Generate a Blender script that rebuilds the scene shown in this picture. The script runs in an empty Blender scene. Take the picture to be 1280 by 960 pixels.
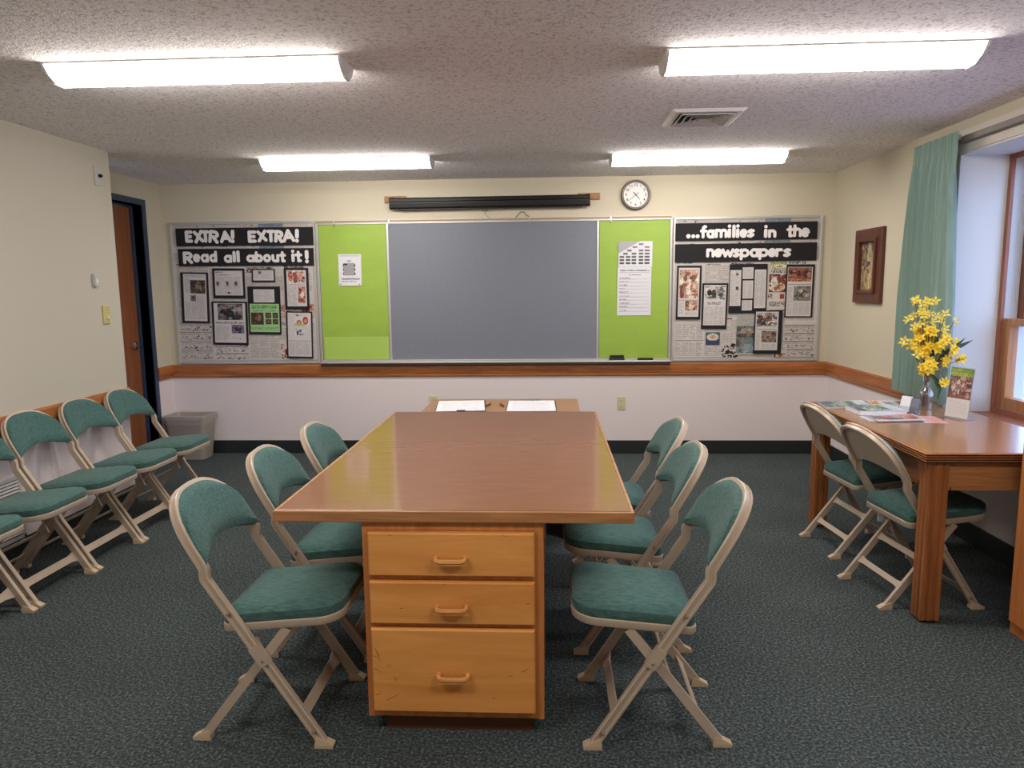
import bpy, bmesh, math, random
import numpy as np
from mathutils import Vector, Matrix

PI = math.pi
scene = bpy.context.scene
COL = scene.collection
random.seed(4)
rng = np.random.default_rng(7)

# ------------------------------------------------------------------ camera
F_PX, YAW, PITCH, ROLL, CAM_H = 892.4, -0.0515, -0.1335, -0.0106, 1.4941
cy, sy, cp, sp = math.cos(YAW), math.sin(YAW), math.cos(PITCH), math.sin(PITCH)
fwd = Vector((sy * cp, cy * cp, sp)); rgt = Vector((cy, -sy, 0)); upv = rgt.cross(fwd)
c_, s_ = math.cos(ROLL), math.sin(ROLL)
r2 = rgt * c_ + upv * s_; u2 = upv * c_ - rgt * s_
cam_d = bpy.data.cameras.new('camera'); cam = bpy.data.objects.new('camera', cam_d); COL.objects.link(cam)
cam_d.sensor_fit = 'HORIZONTAL'; cam_d.sensor_width = 36.0; cam_d.lens = F_PX / 1280 * 36
cam_d.clip_start = 0.05
mw = Matrix((r2, u2, -fwd)).transposed().to_4x4(); mw.translation = Vector((0, 0, CAM_H))
cam.matrix_world = mw
scene.camera = cam

# ------------------------------------------------------------------ world, exposure
world = bpy.data.worlds.new('world'); scene.world = world; world.use_nodes = True
bg = world.node_tree.nodes['Background']
bg.inputs[0].default_value = (0.52, 0.69, 1.0, 1); bg.inputs[1].default_value = 0.62
scene.view_settings.view_transform = 'Standard'; scene.view_settings.look = 'None'
scene.view_settings.exposure = 3.0; scene.view_settings.gamma = 1.0
scene.view_settings.use_curve_mapping = False
LAMP = 4.0          # radiance of the fluorescent diffusers
LAMP_COL = (1.0, 0.94, 0.87)

# ------------------------------------------------------------------ materials
def lin(c):
    return tuple(((v / 255) / 12.92 if v / 255 <= 0.04045 else ((v / 255 + 0.055) / 1.055) ** 2.4) for v in c)

def mat(name, rgb, rough=0.6, metal=0.0, spec=0.5, bump=None, var=None, coat=0.0, sheen=0.0, coord='Object'):
    """rgb is sRGB 0-255.  bump=(scale, strength, distance); var=(scale, amount, stretch)"""
    m = bpy.data.materials.new(name); m.use_nodes = True
    nt = m.node_tree; b = nt.nodes['Principled BSDF']
    col = lin(rgb)
    b.inputs['Base Color'].default_value = (*col, 1)
    b.inputs['Roughness'].default_value = rough; b.inputs['Metallic'].default_value = metal
    b.inputs['Specular IOR Level'].default_value = spec
    b.inputs['Coat Weight'].default_value = coat; b.inputs['Coat Roughness'].default_value = 0.15
    b.inputs['Sheen Weight'].default_value = sheen
    if var or bump:
        tc = nt.nodes.new('ShaderNodeTexCoord')
    if var:
        mp = nt.nodes.new('ShaderNodeMapping'); mp.inputs['Scale'].default_value = var[2] if len(var) > 2 else (1, 1, 1)
        n = nt.nodes.new('ShaderNodeTexNoise'); n.inputs['Scale'].default_value = var[0]; n.inputs['Detail'].default_value = 6
        n.inputs['Roughness'].default_value = 0.65
        r = nt.nodes.new('ShaderNodeValToRGB')
        a = var[1]
        r.color_ramp.elements[0].position = 0.3; r.color_ramp.elements[1].position = 0.7
        r.color_ramp.elements[0].color = (*[v * (1 - a) for v in col], 1)
        r.color_ramp.elements[1].color = (*[min(1, v * (1 + a)) for v in col], 1)
        nt.links.new(tc.outputs[coord], mp.inputs[0]); nt.links.new(mp.outputs[0], n.inputs['Vector'])
        nt.links.new(n.outputs['Fac'], r.inputs[0]); nt.links.new(r.outputs[0], b.inputs['Base Color'])
    if bump:
        n2 = nt.nodes.new('ShaderNodeTexNoise'); n2.inputs['Scale'].default_value = bump[0]; n2.inputs['Detail'].default_value = 4
        bp = nt.nodes.new('ShaderNodeBump'); bp.inputs['Strength'].default_value = bump[1]; bp.inputs['Distance'].default_value = bump[2]
        nt.links.new(tc.outputs[coord], n2.inputs['Vector']); nt.links.new(n2.outputs['Fac'], bp.inputs['Height'])
        nt.links.new(bp.outputs[0], b.inputs['Normal'])
    return m

def wood(name, c0, c1, axis, scale=1.0, rough=0.4, coat=0.0, stretch=14, contrast=(0.32, 0.68)):
    """grain runs along `axis` (0,1,2) in object space"""
    m = bpy.data.materials.new(name); m.use_nodes = True
    nt = m.node_tree; b = nt.nodes['Principled BSDF']
    tc = nt.nodes.new('ShaderNodeTexCoord'); mp = nt.nodes.new('ShaderNodeMapping')
    s = [stretch, stretch, stretch]; s[axis] = 1.0
    mp.inputs['Scale'].default_value = [v * scale for v in s]
    n = nt.nodes.new('ShaderNodeTexNoise'); n.inputs['Scale'].default_value = 2.0; n.inputs['Detail'].default_value = 8
    n.inputs['Roughness'].default_value = 0.62; n.inputs['Distortion'].default_value = 0.6
    r = nt.nodes.new('ShaderNodeValToRGB')
    r.color_ramp.elements[0].position = contrast[0]; r.color_ramp.elements[1].position = contrast[1]
    r.color_ramp.elements[0].color = (*lin(c0), 1); r.color_ramp.elements[1].color = (*lin(c1), 1)
    nt.links.new(tc.outputs['Object'], mp.inputs[0]); nt.links.new(mp.outputs[0], n.inputs['Vector'])
    nt.links.new(n.outputs['Fac'], r.inputs[0]); nt.links.new(r.outputs[0], b.inputs['Base Color'])
    b.inputs['Roughness'].default_value = rough; b.inputs['Coat Weight'].default_value = coat
    b.inputs['Coat Roughness'].default_value = 0.12
    return m

def print_mat(name, rough=0.65):
    m = bpy.data.materials.new(name); m.use_nodes = True
    nt = m.node_tree; b = nt.nodes['Principled BSDF']
    a = nt.nodes.new('ShaderNodeAttribute'); a.attribute_name = 'ink'
    nt.links.new(a.outputs['Color'], b.inputs['Base Color']); b.inputs['Roughness'].default_value = rough
    b.inputs['Specular IOR Level'].default_value = 0.25
    return m

def glass_mat(name, tint=(1, 1, 1), fac=0.1, rough=0.02):
    m = bpy.data.materials.new(name); m.use_nodes = True
    nt = m.node_tree; nt.nodes.remove(nt.nodes['Principled BSDF'])
    t = nt.nodes.new('ShaderNodeBsdfTransparent'); t.inputs[0].default_value = (*tint, 1)
    g = nt.nodes.new('ShaderNodeBsdfGlossy'); g.inputs['Roughness'].default_value = rough
    mx = nt.nodes.new('ShaderNodeMixShader'); lw = nt.nodes.new('ShaderNodeLayerWeight'); lw.inputs[0].default_value = 0.5
    pw = nt.nodes.new('ShaderNodeMath'); pw.operation = 'POWER'; pw.inputs[1].default_value = 4.0
    ad = nt.nodes.new('ShaderNodeMath'); ad.operation = 'MULTIPLY_ADD'; ad.inputs[1].default_value = 0.6; ad.inputs[2].default_value = 0.03 + fac
    nt.links.new(lw.outputs['Facing'], pw.inputs[0]); nt.links.new(pw.outputs[0], ad.inputs[0])
    nt.links.new(ad.outputs[0], mx.inputs[0])
    nt.links.new(t.outputs[0], mx.inputs[1]); nt.links.new(g.outputs[0], mx.inputs[2])
    nt.links.new(mx.outputs[0], nt.nodes['Material Output'].inputs[0])
    return m

def carpet_mat():
    m = bpy.data.materials.new('carpet'); m.use_nodes = True
    nt = m.node_tree; b = nt.nodes['Principled BSDF']
    tc = nt.nodes.new('ShaderNodeTexCoord')
    n = nt.nodes.new('ShaderNodeTexNoise'); n.inputs['Scale'].default_value = 95; n.inputs['Detail'].default_value = 4
    n.inputs['Roughness'].default_value = 0.75
    n1 = nt.nodes.new('ShaderNodeTexNoise'); n1.inputs['Scale'].default_value = 2.2; n1.inputs['Detail'].default_value = 3
    r = nt.nodes.new('ShaderNodeValToRGB')
    e = r.color_ramp.elements
    e[0].position = 0.30; e[0].color = (*lin((34, 40, 41)), 1)
    e[1].position = 0.72; e[1].color = (*lin((136, 147, 147)), 1)
    k = e.new(0.5); k.color = (*lin((68, 76, 77)), 1)
    mx = nt.nodes.new('ShaderNodeMix'); mx.data_type = 'RGBA'; mx.blend_type = 'MULTIPLY'; mx.inputs[0].default_value = 0.35
    nt.links.new(tc.outputs['Object'], n.inputs['Vector']); nt.links.new(tc.outputs['Object'], n1.inputs['Vector'])
    nt.links.new(n.outputs['Fac'], r.inputs[0]); nt.links.new(r.outputs[0], mx.inputs[6]); nt.links.new(n1.outputs['Fac'], mx.inputs[7])
    nt.links.new(mx.outputs[2], b.inputs['Base Color'])
    b.inputs['Roughness'].default_value = 1.0; b.inputs['Specular IOR Level'].default_value = 0.1
    bp = nt.nodes.new('ShaderNodeBump'); bp.inputs['Strength'].default_value = 0.7; bp.inputs['Distance'].default_value = 0.006
    nt.links.new(n.outputs['Fac'], bp.inputs['Height']); nt.links.new(bp.outputs[0], b.inputs['Normal'])
    return m

def ceiling_mat():
    m = bpy.data.materials.new('textured_ceiling'); m.use_nodes = True
    nt = m.node_tree; b = nt.nodes['Principled BSDF']
    tc = nt.nodes.new('ShaderNodeTexCoord')
    n = nt.nodes.new('ShaderNodeTexNoise'); n.inputs['Scale'].default_value = 62; n.inputs['Detail'].default_value = 3
    n.inputs['Roughness'].default_value = 0.6; n.inputs['Distortion'].default_value = 0.8
    r = nt.nodes.new('ShaderNodeValToRGB'); e = r.color_ramp.elements
    e[0].position = 0.34; e[0].color = (*lin((205, 199, 199)), 1); e[1].position = 0.5; e[1].color = (*lin((250, 245, 246)), 1)
    bp = nt.nodes.new('ShaderNodeBump'); bp.inputs['Strength'].default_value = 0.7; bp.inputs['Distance'].default_value = 0.008
    nt.links.new(tc.outputs['Object'], n.inputs['Vector'])
    nt.links.new(n.outputs['Fac'], r.inputs[0]); nt.links.new(r.outputs[0], b.inputs['Base Color'])
    nt.links.new(n.outputs['Fac'], bp.inputs['Height']); nt.links.new(bp.outputs[0], b.inputs['Normal'])
    b.inputs['Roughness'].default_value = 1.0; b.inputs['Specular IOR Level'].default_value = 0.0
    return m

def emit_mat(name, col, st):
    m = bpy.data.materials.new(name); m.use_nodes = True
    b = m.node_tree.nodes['Principled BSDF']
    b.inputs['Base Color'].default_value = (0.9, 0.9, 0.9, 1)
    b.inputs['Emission Color'].default_value = (*col, 1); b.inputs['Emission Strength'].default_value = st
    return m

M = {}
M['carpet'] = carpet_mat(); M['ceiling'] = ceiling_mat()
M['wall_up'] = mat('cream_wall_paint', (202, 193, 172), 0.75, bump=(90, 0.08, 0.002))
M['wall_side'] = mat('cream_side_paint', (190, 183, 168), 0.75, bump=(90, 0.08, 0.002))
M['wall_low'] = mat('pale_wall_paint', (224, 213, 214), 0.75, bump=(90, 0.08, 0.002))
M['white_paint'] = mat('white_paint', (222, 222, 220), 0.6, bump=(60, 0.05, 0.002))
M['rail'] = wood('oak_rail_along', (134, 74, 36), (186, 116, 64), 0, 1.2, 0.4)
M['rail_y'] = wood('oak_rail_side', (134, 74, 36), (186, 116, 64), 1, 1.2, 0.4)
M['base'] = mat('dark_vinyl_base', (30, 34, 36), 0.5)
M['door_wood'] = wood('door_veneer', (118, 66, 38), (146, 88, 54), 2, 0.8, 0.45)
M['navy'] = mat('navy_metal_paint', (40, 60, 84), 0.4)
M['steel'] = mat('brushed_steel', (190, 188, 184), 0.28, 1.0)
M['alum'] = mat('aluminium_trim', (196, 194, 192), 0.4, 0.6)
M['beige'] = mat('beige_enamel', (182, 164, 146), 0.34)
M['cap'] = mat('tan_foot_plastic', (190, 167, 140), 0.5)
M['rivet'] = mat('rivet_metal', (176, 156, 136), 0.35, 0.5)
M['fabric'] = mat('green_upholstery', (68, 100, 96), 0.92, spec=0.2, bump=(300, 0.5, 0.003), var=(120, 0.42, (.25, 1, 1)), sheen=0.12)
M['table_top'] = wood('brown_laminate', (132, 89, 60), (152, 106, 73), 0, 3.0, 0.12, 0.0, 10, (0.2, 0.8))
M['table_top2'] = wood('tan_laminate', (158, 118, 78), (176, 136, 94), 0, 2.2, 0.3, 0.0, 8, (0.25, 0.75))
M['oak_edge'] = wood('oak_edge_band', (146, 96, 58), (186, 132, 84), 0, 2.4, 0.42)
M['cab_oak'] = wood('oak_carcass', (172, 104, 52), (202, 134, 74), 2, 1.2, 0.4)
M['birch'] = wood('golden_birch', (204, 132, 62), (234, 166, 92), 0, 1.0, 0.33, 0.1, 7, (0.25, 0.75))
M['pull'] = wood('turned_pull', (196, 128, 66), (224, 162, 98), 0, 2, 0.3, 0.3)
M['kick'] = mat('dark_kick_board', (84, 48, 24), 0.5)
M['scratch'] = mat('scratch_mark', (120, 66, 26), 0.6)
M['desk_top'] = wood('desk_veneer', (136, 94, 68), (156, 112, 82), 1, 2.4, 0.2, 0.15, 9, (0.2, 0.8))
M['desk_oak'] = wood('desk_oak', (128, 74, 36), (166, 104, 58), 2, 1.4, 0.4)
M['desk_oak_y'] = wood('desk_oak_side', (128, 74, 36), (166, 104, 58), 1, 1.4, 0.4)
M['groove'] = mat('dark_groove', (40, 22, 12), 0.6)
M['win_wood'] = wood('window_pine', (168, 108, 62), (200, 140, 90), 2, 1.5, 0.4)
M['win_dark'] = wood('window_sash_brown', (108, 64, 40), (140, 88, 56), 2, 1.5, 0.4)
M['win_strip'] = wood('window_casing', (140, 82, 58), (168, 104, 76), 2, 1.5, 0.4)
M['vinyl'] = mat('white_vinyl', (206, 210, 216), 0.4)
M['pane'] = glass_mat('window_pane', (0.93, 0.95, 1.0), 0.0)
M['clear'] = glass_mat('clear_glass', (0.96, 0.97, 0.98), 0.10, 0.03)
M['acrylic'] = glass_mat('clear_acrylic', (0.95, 0.96, 0.97), 0.05, 0.03)
M['curtain'] = mat('sage_curtain', (134, 160, 150), 0.85, var=(70, 0.16, (1, 1, 0.02)), sheen=0.1)  # thin vertical colour streaks stand in for the shading of the folds
M['rod'] = mat('grey_curtain_track', (120, 112, 104), 0.5)
M['header'] = mat('header_board', (212, 204, 194), 0.6)
M['black'] = mat('black_enamel', (9, 8, 9), 0.42, spec=.35)
M['blackcard'] = mat('black_card', (30, 28, 32), 0.75, spec=0.3)
M['letter'] = mat('white_card_letter', (226, 222, 222), 0.7)
M['board'] = mat('slate_board', (118, 122, 134), 0.6, var=(170, 0.10), bump=(200, 0.1, 0.001))
M['green'] = mat('lime_paper', (146, 176, 66), 0.55, var=(3, 0.06, (1, 1, 2.5)), bump=(5, 0.25, 0.02))
M['green2'] = mat('lime_paper_overlap', (164, 194, 90), 0.55)
M['cork'] = mat('tan_cork_strip', (160, 132, 100), 0.9)
M['tray'] = mat('tray_shade', (70, 62, 62), 0.5)  # dark tone for the painted shade below the chalk tray
M['print'] = print_mat('printed_paper'); M['gloss_print'] = print_mat('glossy_print', 0.3)
M['white_paper'] = mat('white_paper', (226, 226, 230), 0.7)
M['pinboard'] = mat('pale_pinboard', (176, 170, 164), 0.8)
M['woodblock'] = wood('pine_block', (146, 104, 62), (176, 130, 84), 0, 2, 0.6)
M['clock_rim'] = mat('brown_clock_rim', (74, 54, 44), 0.35)
M['clock_face'] = mat('white_clock_face', (228, 224, 222), 0.5)
M['ink'] = mat('black_ink', (34, 30, 32), 0.6)
M['ivory'] = mat('ivory_plastic', (206, 196, 158), 0.4)
M['thermo'] = mat('yellow_ivory_plastic', (196, 180, 116), 0.4)
M['plate'] = mat('grey_plate', (186, 184, 180), 0.4)
M['bin'] = mat('taupe_plastic', (148, 138, 126), 0.5)
def film_mat():
    m = bpy.data.materials.new('bin_liner_film'); m.use_nodes = True
    nt = m.node_tree; b = nt.nodes['Principled BSDF']; b.inputs['Base Color'].default_value = (.78, .78, .80, 1)
    b.inputs['Roughness'].default_value = .3; b.inputs['Alpha'].default_value = .16
    return m
M['liner'] = film_mat()
M['housing'] = mat('white_housing', (216, 212, 208), 0.5)
M['diff'] = emit_mat('fluorescent_diffuser', LAMP_COL, LAMP)
M['vent'] = mat('vent_white', (214, 208, 206), 0.5)
M['dark'] = mat('dark_recess', (46, 42, 44), 0.8)
M['louvre'] = mat('louvre_enamel', (190, 186, 186), 0.45)
M['frame_brown'] = wood('walnut_frame', (70, 34, 22), (104, 54, 34), 2, 2, 0.35, 0.2)
M['petal'] = mat('yellow_petal', (240, 206, 50), 0.6)
M['petal2'] = mat('pale_yellow_petal', (240, 216, 84), 0.6)
M['trumpet'] = mat('orange_yellow_petal', (232, 176, 30), 0.6)
M['stem'] = mat('brown_stem', (104, 74, 56), 0.7)
M['leaf'] = mat('dark_green_leaf', (48, 84, 58), 0.5)
M['pencil'] = mat('brown_pencil', (110, 60, 40), 0.5)
M['clipb'] = mat('dark_brown_board', (56, 46, 48), 0.5)
M['eraser'] = mat('eraser_black', (28, 28, 32), 0.8)
M['felt'] = mat('eraser_felt', (60, 62, 64), 1.0)
M['lawn'] = mat('outside_gravel', (150, 146, 156), 0.9, var=(4, 0.2))
M['cabinet'] = wood('cabinet_oak', (166, 96, 48), (190, 120, 66), 2, 1.2, 0.4)

# ------------------------------------------------------------------ mesh helpers
def new_bm(): return bmesh.new()

def box(bm, a, b, bev=0.0):
    (x0, y0, z0), (x1, y1, z1) = a, b
    x0, x1 = min(x0, x1), max(x0, x1); y0, y1 = min(y0, y1), max(y0, y1); z0, z1 = min(z0, z1), max(z0, z1)
    vs = [bm.verts.new(p) for p in ((x0, y0, z0), (x1, y0, z0), (x1, y1, z0), (x0, y1, z0), (x0, y0, z1), (x1, y0, z1), (x1, y1, z1), (x0, y1, z1))]
    fs = [bm.faces.new([vs[i] for i in f]) for f in ((0, 3, 2, 1), (4, 5, 6, 7), (0, 1, 5, 4), (1, 2, 6, 5), (2, 3, 7, 6), (3, 0, 4, 7))]
    if bev > 0:
        es = set(e for f in fs for e in f.edges)
        bmesh.ops.bevel(bm, geom=list(es), offset=bev, segments=2, profile=0.5, affect='EDGES')
    return bm

def loft(bm, rings, closed=True, caps=True):
    """rings: list of lists of points"""
    R = [[bm.verts.new(p) for p in r] for r in rings]
    n = len(R[0])
    for a, b in zip(R[:-1], R[1:]):
        for i in range(n if closed else n - 1):
            j = (i + 1) % n
            try: bm.faces.new((a[i], a[j], b[j], b[i]))
            except ValueError: pass
    if caps and closed:
        try:
            bm.faces.new(list(reversed(R[0]))); bm.faces.new(R[-1])
        except ValueError: pass
    return R

def frames(path, n0):
    """parallel-transported frames along path; n0 = initial normal"""
    P = [Vector(p) for p in path]; out = []
    n = Vector(n0)
    for i in range(len(P)):
        if i == 0: t = P[1] - P[0]
        elif i == len(P) - 1: t = P[-1] - P[-2]
        else: t = (P[i + 1] - P[i]).normalized() + (P[i] - P[i - 1]).normalized()
        t.normalize(); n = (n - t * n.dot(t)).normalized()
        k = 1.0
        if 0 < i < len(P) - 1:
            d = (P[i + 1] - P[i]).normalized().dot((P[i] - P[i - 1]).normalized())
            k = 1 / max(0.6, math.sqrt((1 + d) / 2))
        out.append((P[i], t, n.copy(), t.cross(n)))
    return out

def sweep(bm, fr, prof):
    loft(bm, [[p + b * u + n * v for (u, v) in prof] for (p, t, n, b) in fr])

def tube(bm, path, r, seg=8, n0=None):
    P = [Vector(p) for p in path]
    t = (P[1] - P[0]).normalized()
    n = Vector((0, 0, 1)) if abs(t.z) < 0.9 else Vector((1, 0, 0))
    rr = r if isinstance(r, (list, tuple)) else [r] * len(P)
    fr = frames(P, n)
    loft(bm, [[p + (nn * math.cos(a) + b * math.sin(a)) * rr[i] for a in [2 * PI * k / seg for k in range(seg)]] for i, (p, tt, nn, b) in enumerate(fr)])

def lathe(bm, prof, c=(0, 0, 0), seg=24, axis='z', caps=True):
    rings = []
    for r, h in prof:
        ring = []
        for k in range(seg):
            a = 2 * PI * k / seg
            if axis == 'z': ring.append((c[0] + r * math.cos(a), c[1] + r * math.sin(a), c[2] + h))
            elif axis == 'y': ring.append((c[0] + r * math.cos(a), c[1] + h, c[2] + r * math.sin(a)))
            else: ring.append((c[0] + h, c[1] + r * math.cos(a), c[2] + r * math.sin(a)))
        rings.append(ring)
    loft(bm, rings, True, caps)

def prism(bm, poly, a, b, axis='x'):
    """extrude 2D polygon between a and b along axis; poly in the two other axes (in xyz order)"""
    def P(q, h):
        if axis == 'x': return (h, q[0], q[1])
        if axis == 'y': return (q[0], h, q[1])
        return (q[0], q[1], h)
    loft(bm, [[P(q, a) for q in poly], [P(q, b) for q in poly]])

def obj(name, bm, m, parent=None, smooth=False, loc=None, props=None):
    me = bpy.data.meshes.new(name)
    bmesh.ops.recalc_face_normals(bm, faces=bm.faces)
    bm.to_mesh(me); bm.free()
    me.materials.append(m)
    if smooth:
        for p in me.polygons: p.use_smooth = True
        try: me.set_sharp_from_angle(angle=math.radians(38))
        except Exception: pass
    o = bpy.data.objects.new(name, me); COL.objects.link(o)
    if parent is not None: o.parent = parent
    if loc is not None: o.location = loc
    return o

def tag(o, label=None, cat=None, group=None, kind=None):
    if label: o['label'] = label
    if cat: o['category'] = cat
    if group: o['group'] = group
    if kind: o['kind'] = kind
    return o

def thing(name, label, cat, loc=(0, 0, 0), rz=0.0, group=None):
    o = bpy.data.objects.new(name, None); COL.objects.link(o)
    o.empty_display_size = 0.05
    o.location = loc; o.rotation_euler = (0, 0, rz)
    return tag(o, label, cat, group)

def struct(name, bm, m, parent=None):
    o = obj(name, bm, m, parent)
    if parent is None: o['kind'] = 'structure'
    return o

def bx(name, a, b, m, parent=None, bev=0.0, smooth=False):
    return obj(name, box(new_bm(), a, b, bev), m, parent, smooth)

def sbx(name, a, b, m, parent=None):
    return struct(name, box(new_bm(), a, b), m, parent)

def dup(root, loc, rz, label, group=None):
    r = root.copy(); COL.objects.link(r); r.location = loc; r.rotation_euler = (0, 0, rz)
    r['label'] = label
    if group: r['group'] = group
    for ch in list(root.children):
        c = ch.copy(); COL.objects.link(c); c.parent = r
        for g in list(ch.children):
            d = g.copy(); COL.objects.link(d); d.parent = c
    return r

# ------------------------------------------------------------------ room
D, XL, XR, XN, YN, H = 6.372, -3.456, 2.4385, -2.987, 4.877, 2.44
YB = -1.3                       # wall behind the photographer
ZR0, ZR1, ZB = 0.71, 0.826, 0.121
ZS = 0.77                       # level where the two wall paints meet (behind the rail)
T = 0.12
YW0, YW1, XW, ZW0, ZW1 = 2.30, 4.50, 2.74, 0.69, 2.255     # window recess

bm = new_bm(); box(bm, (XL - 0.4, YB - T, -0.1), (XW + 0.4, D + T, 0)); struct('floor', bm, M['carpet'])
bm = new_bm(); box(bm, (XL - 0.4, YB - T, H), (XW + 0.4, D + T, H + 0.1)); struct('ceiling', bm, M['ceiling'])

def wall(name, a, b, paint='wall_up'):
    """wall slab, split at ZS into lower and upper paint"""
    lo = new_bm(); 
    bmu = box(new_bm(), (a[0], a[1], max(a[2], ZS)), b)
    o = struct(name, bmu, M[paint])
    if a[2] < ZS:
        l = obj('lower_wall', box(lo, a, (b[0], b[1], ZS)), M['wall_low'], o)
    else: lo.free()
    return o
wall('wall_back', (XL - T, D, 0), (XR + T, D + T, H))
wall('wall_front', (XN - T, YB - T, 0), (XW + T, YB, H))
wl = wall('wall_left', (XN - 0.349, YB, 0), (XN, YN, H), 'wall_side')
# recessed left wall with the door opening
DY0, DY1, DZ = 5.10, 6.055, 2.225
rec = wall('wall_recess', (XL - T, DY1, 0), (XL, D, H))
obj('wall_above_door', box(new_bm(), (XL - T, YN - 0.1, DZ), (XL, DY1, H)), M['wall_up'], rec)
obj('wall_beside_door', box(new_bm(), (XL - T, YN - 0.1, 0), (XL, DY0, DZ)), M['wall_up'], rec)
wr = wall('wall_right', (XR, YW1, 0), (XW, D, H))
obj('window_header', box(new_bm(), (XR, YB, ZW1), (XW, YW1, H)), M['wall_up'], wr)
obj('wall_below_window', box(new_bm(), (XR, YW0, 0), (XW + 0.16, YW1, ZW0)), M['wall_low'], wr)
obj('wall_beside_window', box(new_bm(), (XR, YB, 0), (XW + 0.16, YW0, ZW1)), M['wall_up'], wr)
# white lining of the window recess
rl = struct('trim_1', box(new_bm(), (XR + 0.001, YW1 - 0.012, ZW0), (XW + 0.0, YW1 + 0.0, ZW1)), M['white_paint'])
obj('head_lining', box(new_bm(), (XR + 0.001, YW0, ZW1 - 0.012), (XW, YW1 - 0.012, ZW1)), M['white_paint'], rl)
obj('window_stool', box(new_bm(), (XR - 0.03, YW0, ZW0), (XW, YW1 - 0.012, ZW0 + 0.02), 0.004), M['win_strip'], rl)
obj('near_lining', box(new_bm(), (XR + 0.001, YW0, ZW0), (XW, YW0 + 0.012, ZW1)), M['white_paint'], rl)

# windows (double hung, two units side by side)
def window(name, y0, y1):
    z0, z1 = ZW0 + 0.02, ZW1 - 0.012
    bmf = new_bm(); w = 0.03
    for a, b in (((XW - 0.02, y0, z0), (XW, y0 + w, z1)), ((XW - 0.02, y1 - w, z0), (XW, y1, z1)),
                 ((XW - 0.02, y0 + w, z1 - w), (XW, y1 - w, z1)), ((XW - 0.02, y0 + w, z0), (XW, y1 - w, z0 + 0.03))):
        box(bmf, a, b)
    root = struct(name, bmf, M['win_strip'])
    b2 = new_bm()
    for y in (y0 + 0.004, y1 - 0.024):
        box(b2, (XW, y, z0 + 0.03), (XW + 0.15, y + 0.02, z1 - w))
    for y in (y0 + 0.024, y1 - 0.034):
        box(b2, (XW + 0.062, y, z0 + 0.03), (XW + 0.074, y + 0.010, z1 - w))
    box(b2, (XW, y0, z1 - w), (XW + 0.15, y1, z1)); box(b2, (XW, y0, z0), (XW + 0.15, y1, z0 + 0.03))
    obj('jamb_liner', b2, M['vinyl'], root)
    zm = 1.262; st = 0.06
    yl, yh = y0 + 0.026, y1 - 0.026
    def sash(nm, xa, xb, za, zb, m, rail_b, rail_t):
        b3 = new_bm()
        box(b3, (xa, yl, za), (xb, yl + st, zb), 0.003); box(b3, (xa, yh - st, za), (xb, yh, zb), 0.003)
        box(b3, (xa, yl + st, za), (xb, yh - st, za + rail_b), 0.003); box(b3, (xa, yl + st, zb - rail_t), (xb, yh - st, zb), 0.003)
        s = obj(nm, b3, m, root)
        obj('pane', box(new_bm(), ((xa + xb) / 2 - 0.002, yl + st, za + rail_b), ((xa + xb) / 2 + 0.002, yh - st, zb - rail_t)), M['pane'], s)
        return s
    s = sash('lower_sash', XW + 0.005, XW + 0.06, z0 + 0.03, zm + 0.02, M['win_wood'], 0.07, 0.04)
    s2 = sash('upper_sash', XW + 0.076, XW + 0.13, zm - 0.02, z1 - w, M['win_dark'], 0.04, 0.05)
    return root
window('window_1', 3.42, 4.488); window('window_2', 2.312, 3.40)
struct('trim_2', box(new_bm(), (XW - 0.02, 3.40, ZW0 + 0.02), (XW + 0.15, 3.42, ZW1 - 0.012)), M['win_strip'])
bm = new_bm(); box(bm, (XW + 0.45, -12, -0.8), (32, 22, -0.7)); struct('outside_ground', bm, M['lawn'])

# rails
def rail(name, p0, p1, nrm, m):
    """profiled chair rail between p0 and p1 (xy) standing off the wall along nrm"""
    prof = [(0, ZR0), (0.013, ZR0), (0.017, ZR0 + 0.012), (0.017, ZR0 + 0.026), (0.020, ZR0 + 0.030), (0.022, ZR0 + 0.046), (0.022, ZR1 - 0.012), (0.018, ZR1), (0, ZR1)]
    b = new_bm(); n = Vector((*nrm, 0))
    loft(b, [[Vector((p[0], p[1], 0)) + n * d + Vector((0, 0, z)) for d, z in prof] for p in (p0, p1)])
    return struct(name, b, m)
rail('trim_3', (XL, D), (XR, D), (0, -1), M['rail'])
rail('trim_4', (XR, D), (XR, 4.52), (-1, 0), M['rail_y'])
rail('trim_5', (XL, D), (XL, DY1 + 0.055), (1, 0), M['rail_y'])
rail('trim_6', (XN, YN), (XN, YB), (1, 0), M['rail_y'])
def baseb(name, a, b): struct(name, box(new_bm(), a, b, 0.004), M['base'])
baseb('baseboard_back', (XL, D - 0.012, 0), (XR, D, ZB))
baseb('baseboard_right', (XR - 0.012, YB, 0), (XR, D - 0.012, ZB))
baseb('baseboard_left', (XN, YB, 0), (XN + 0.012, YN, ZB))
baseb('baseboard_recess', (XL, DY1 + 0.055, 0), (XL + 0.012, D - 0.012, ZB))

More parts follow.
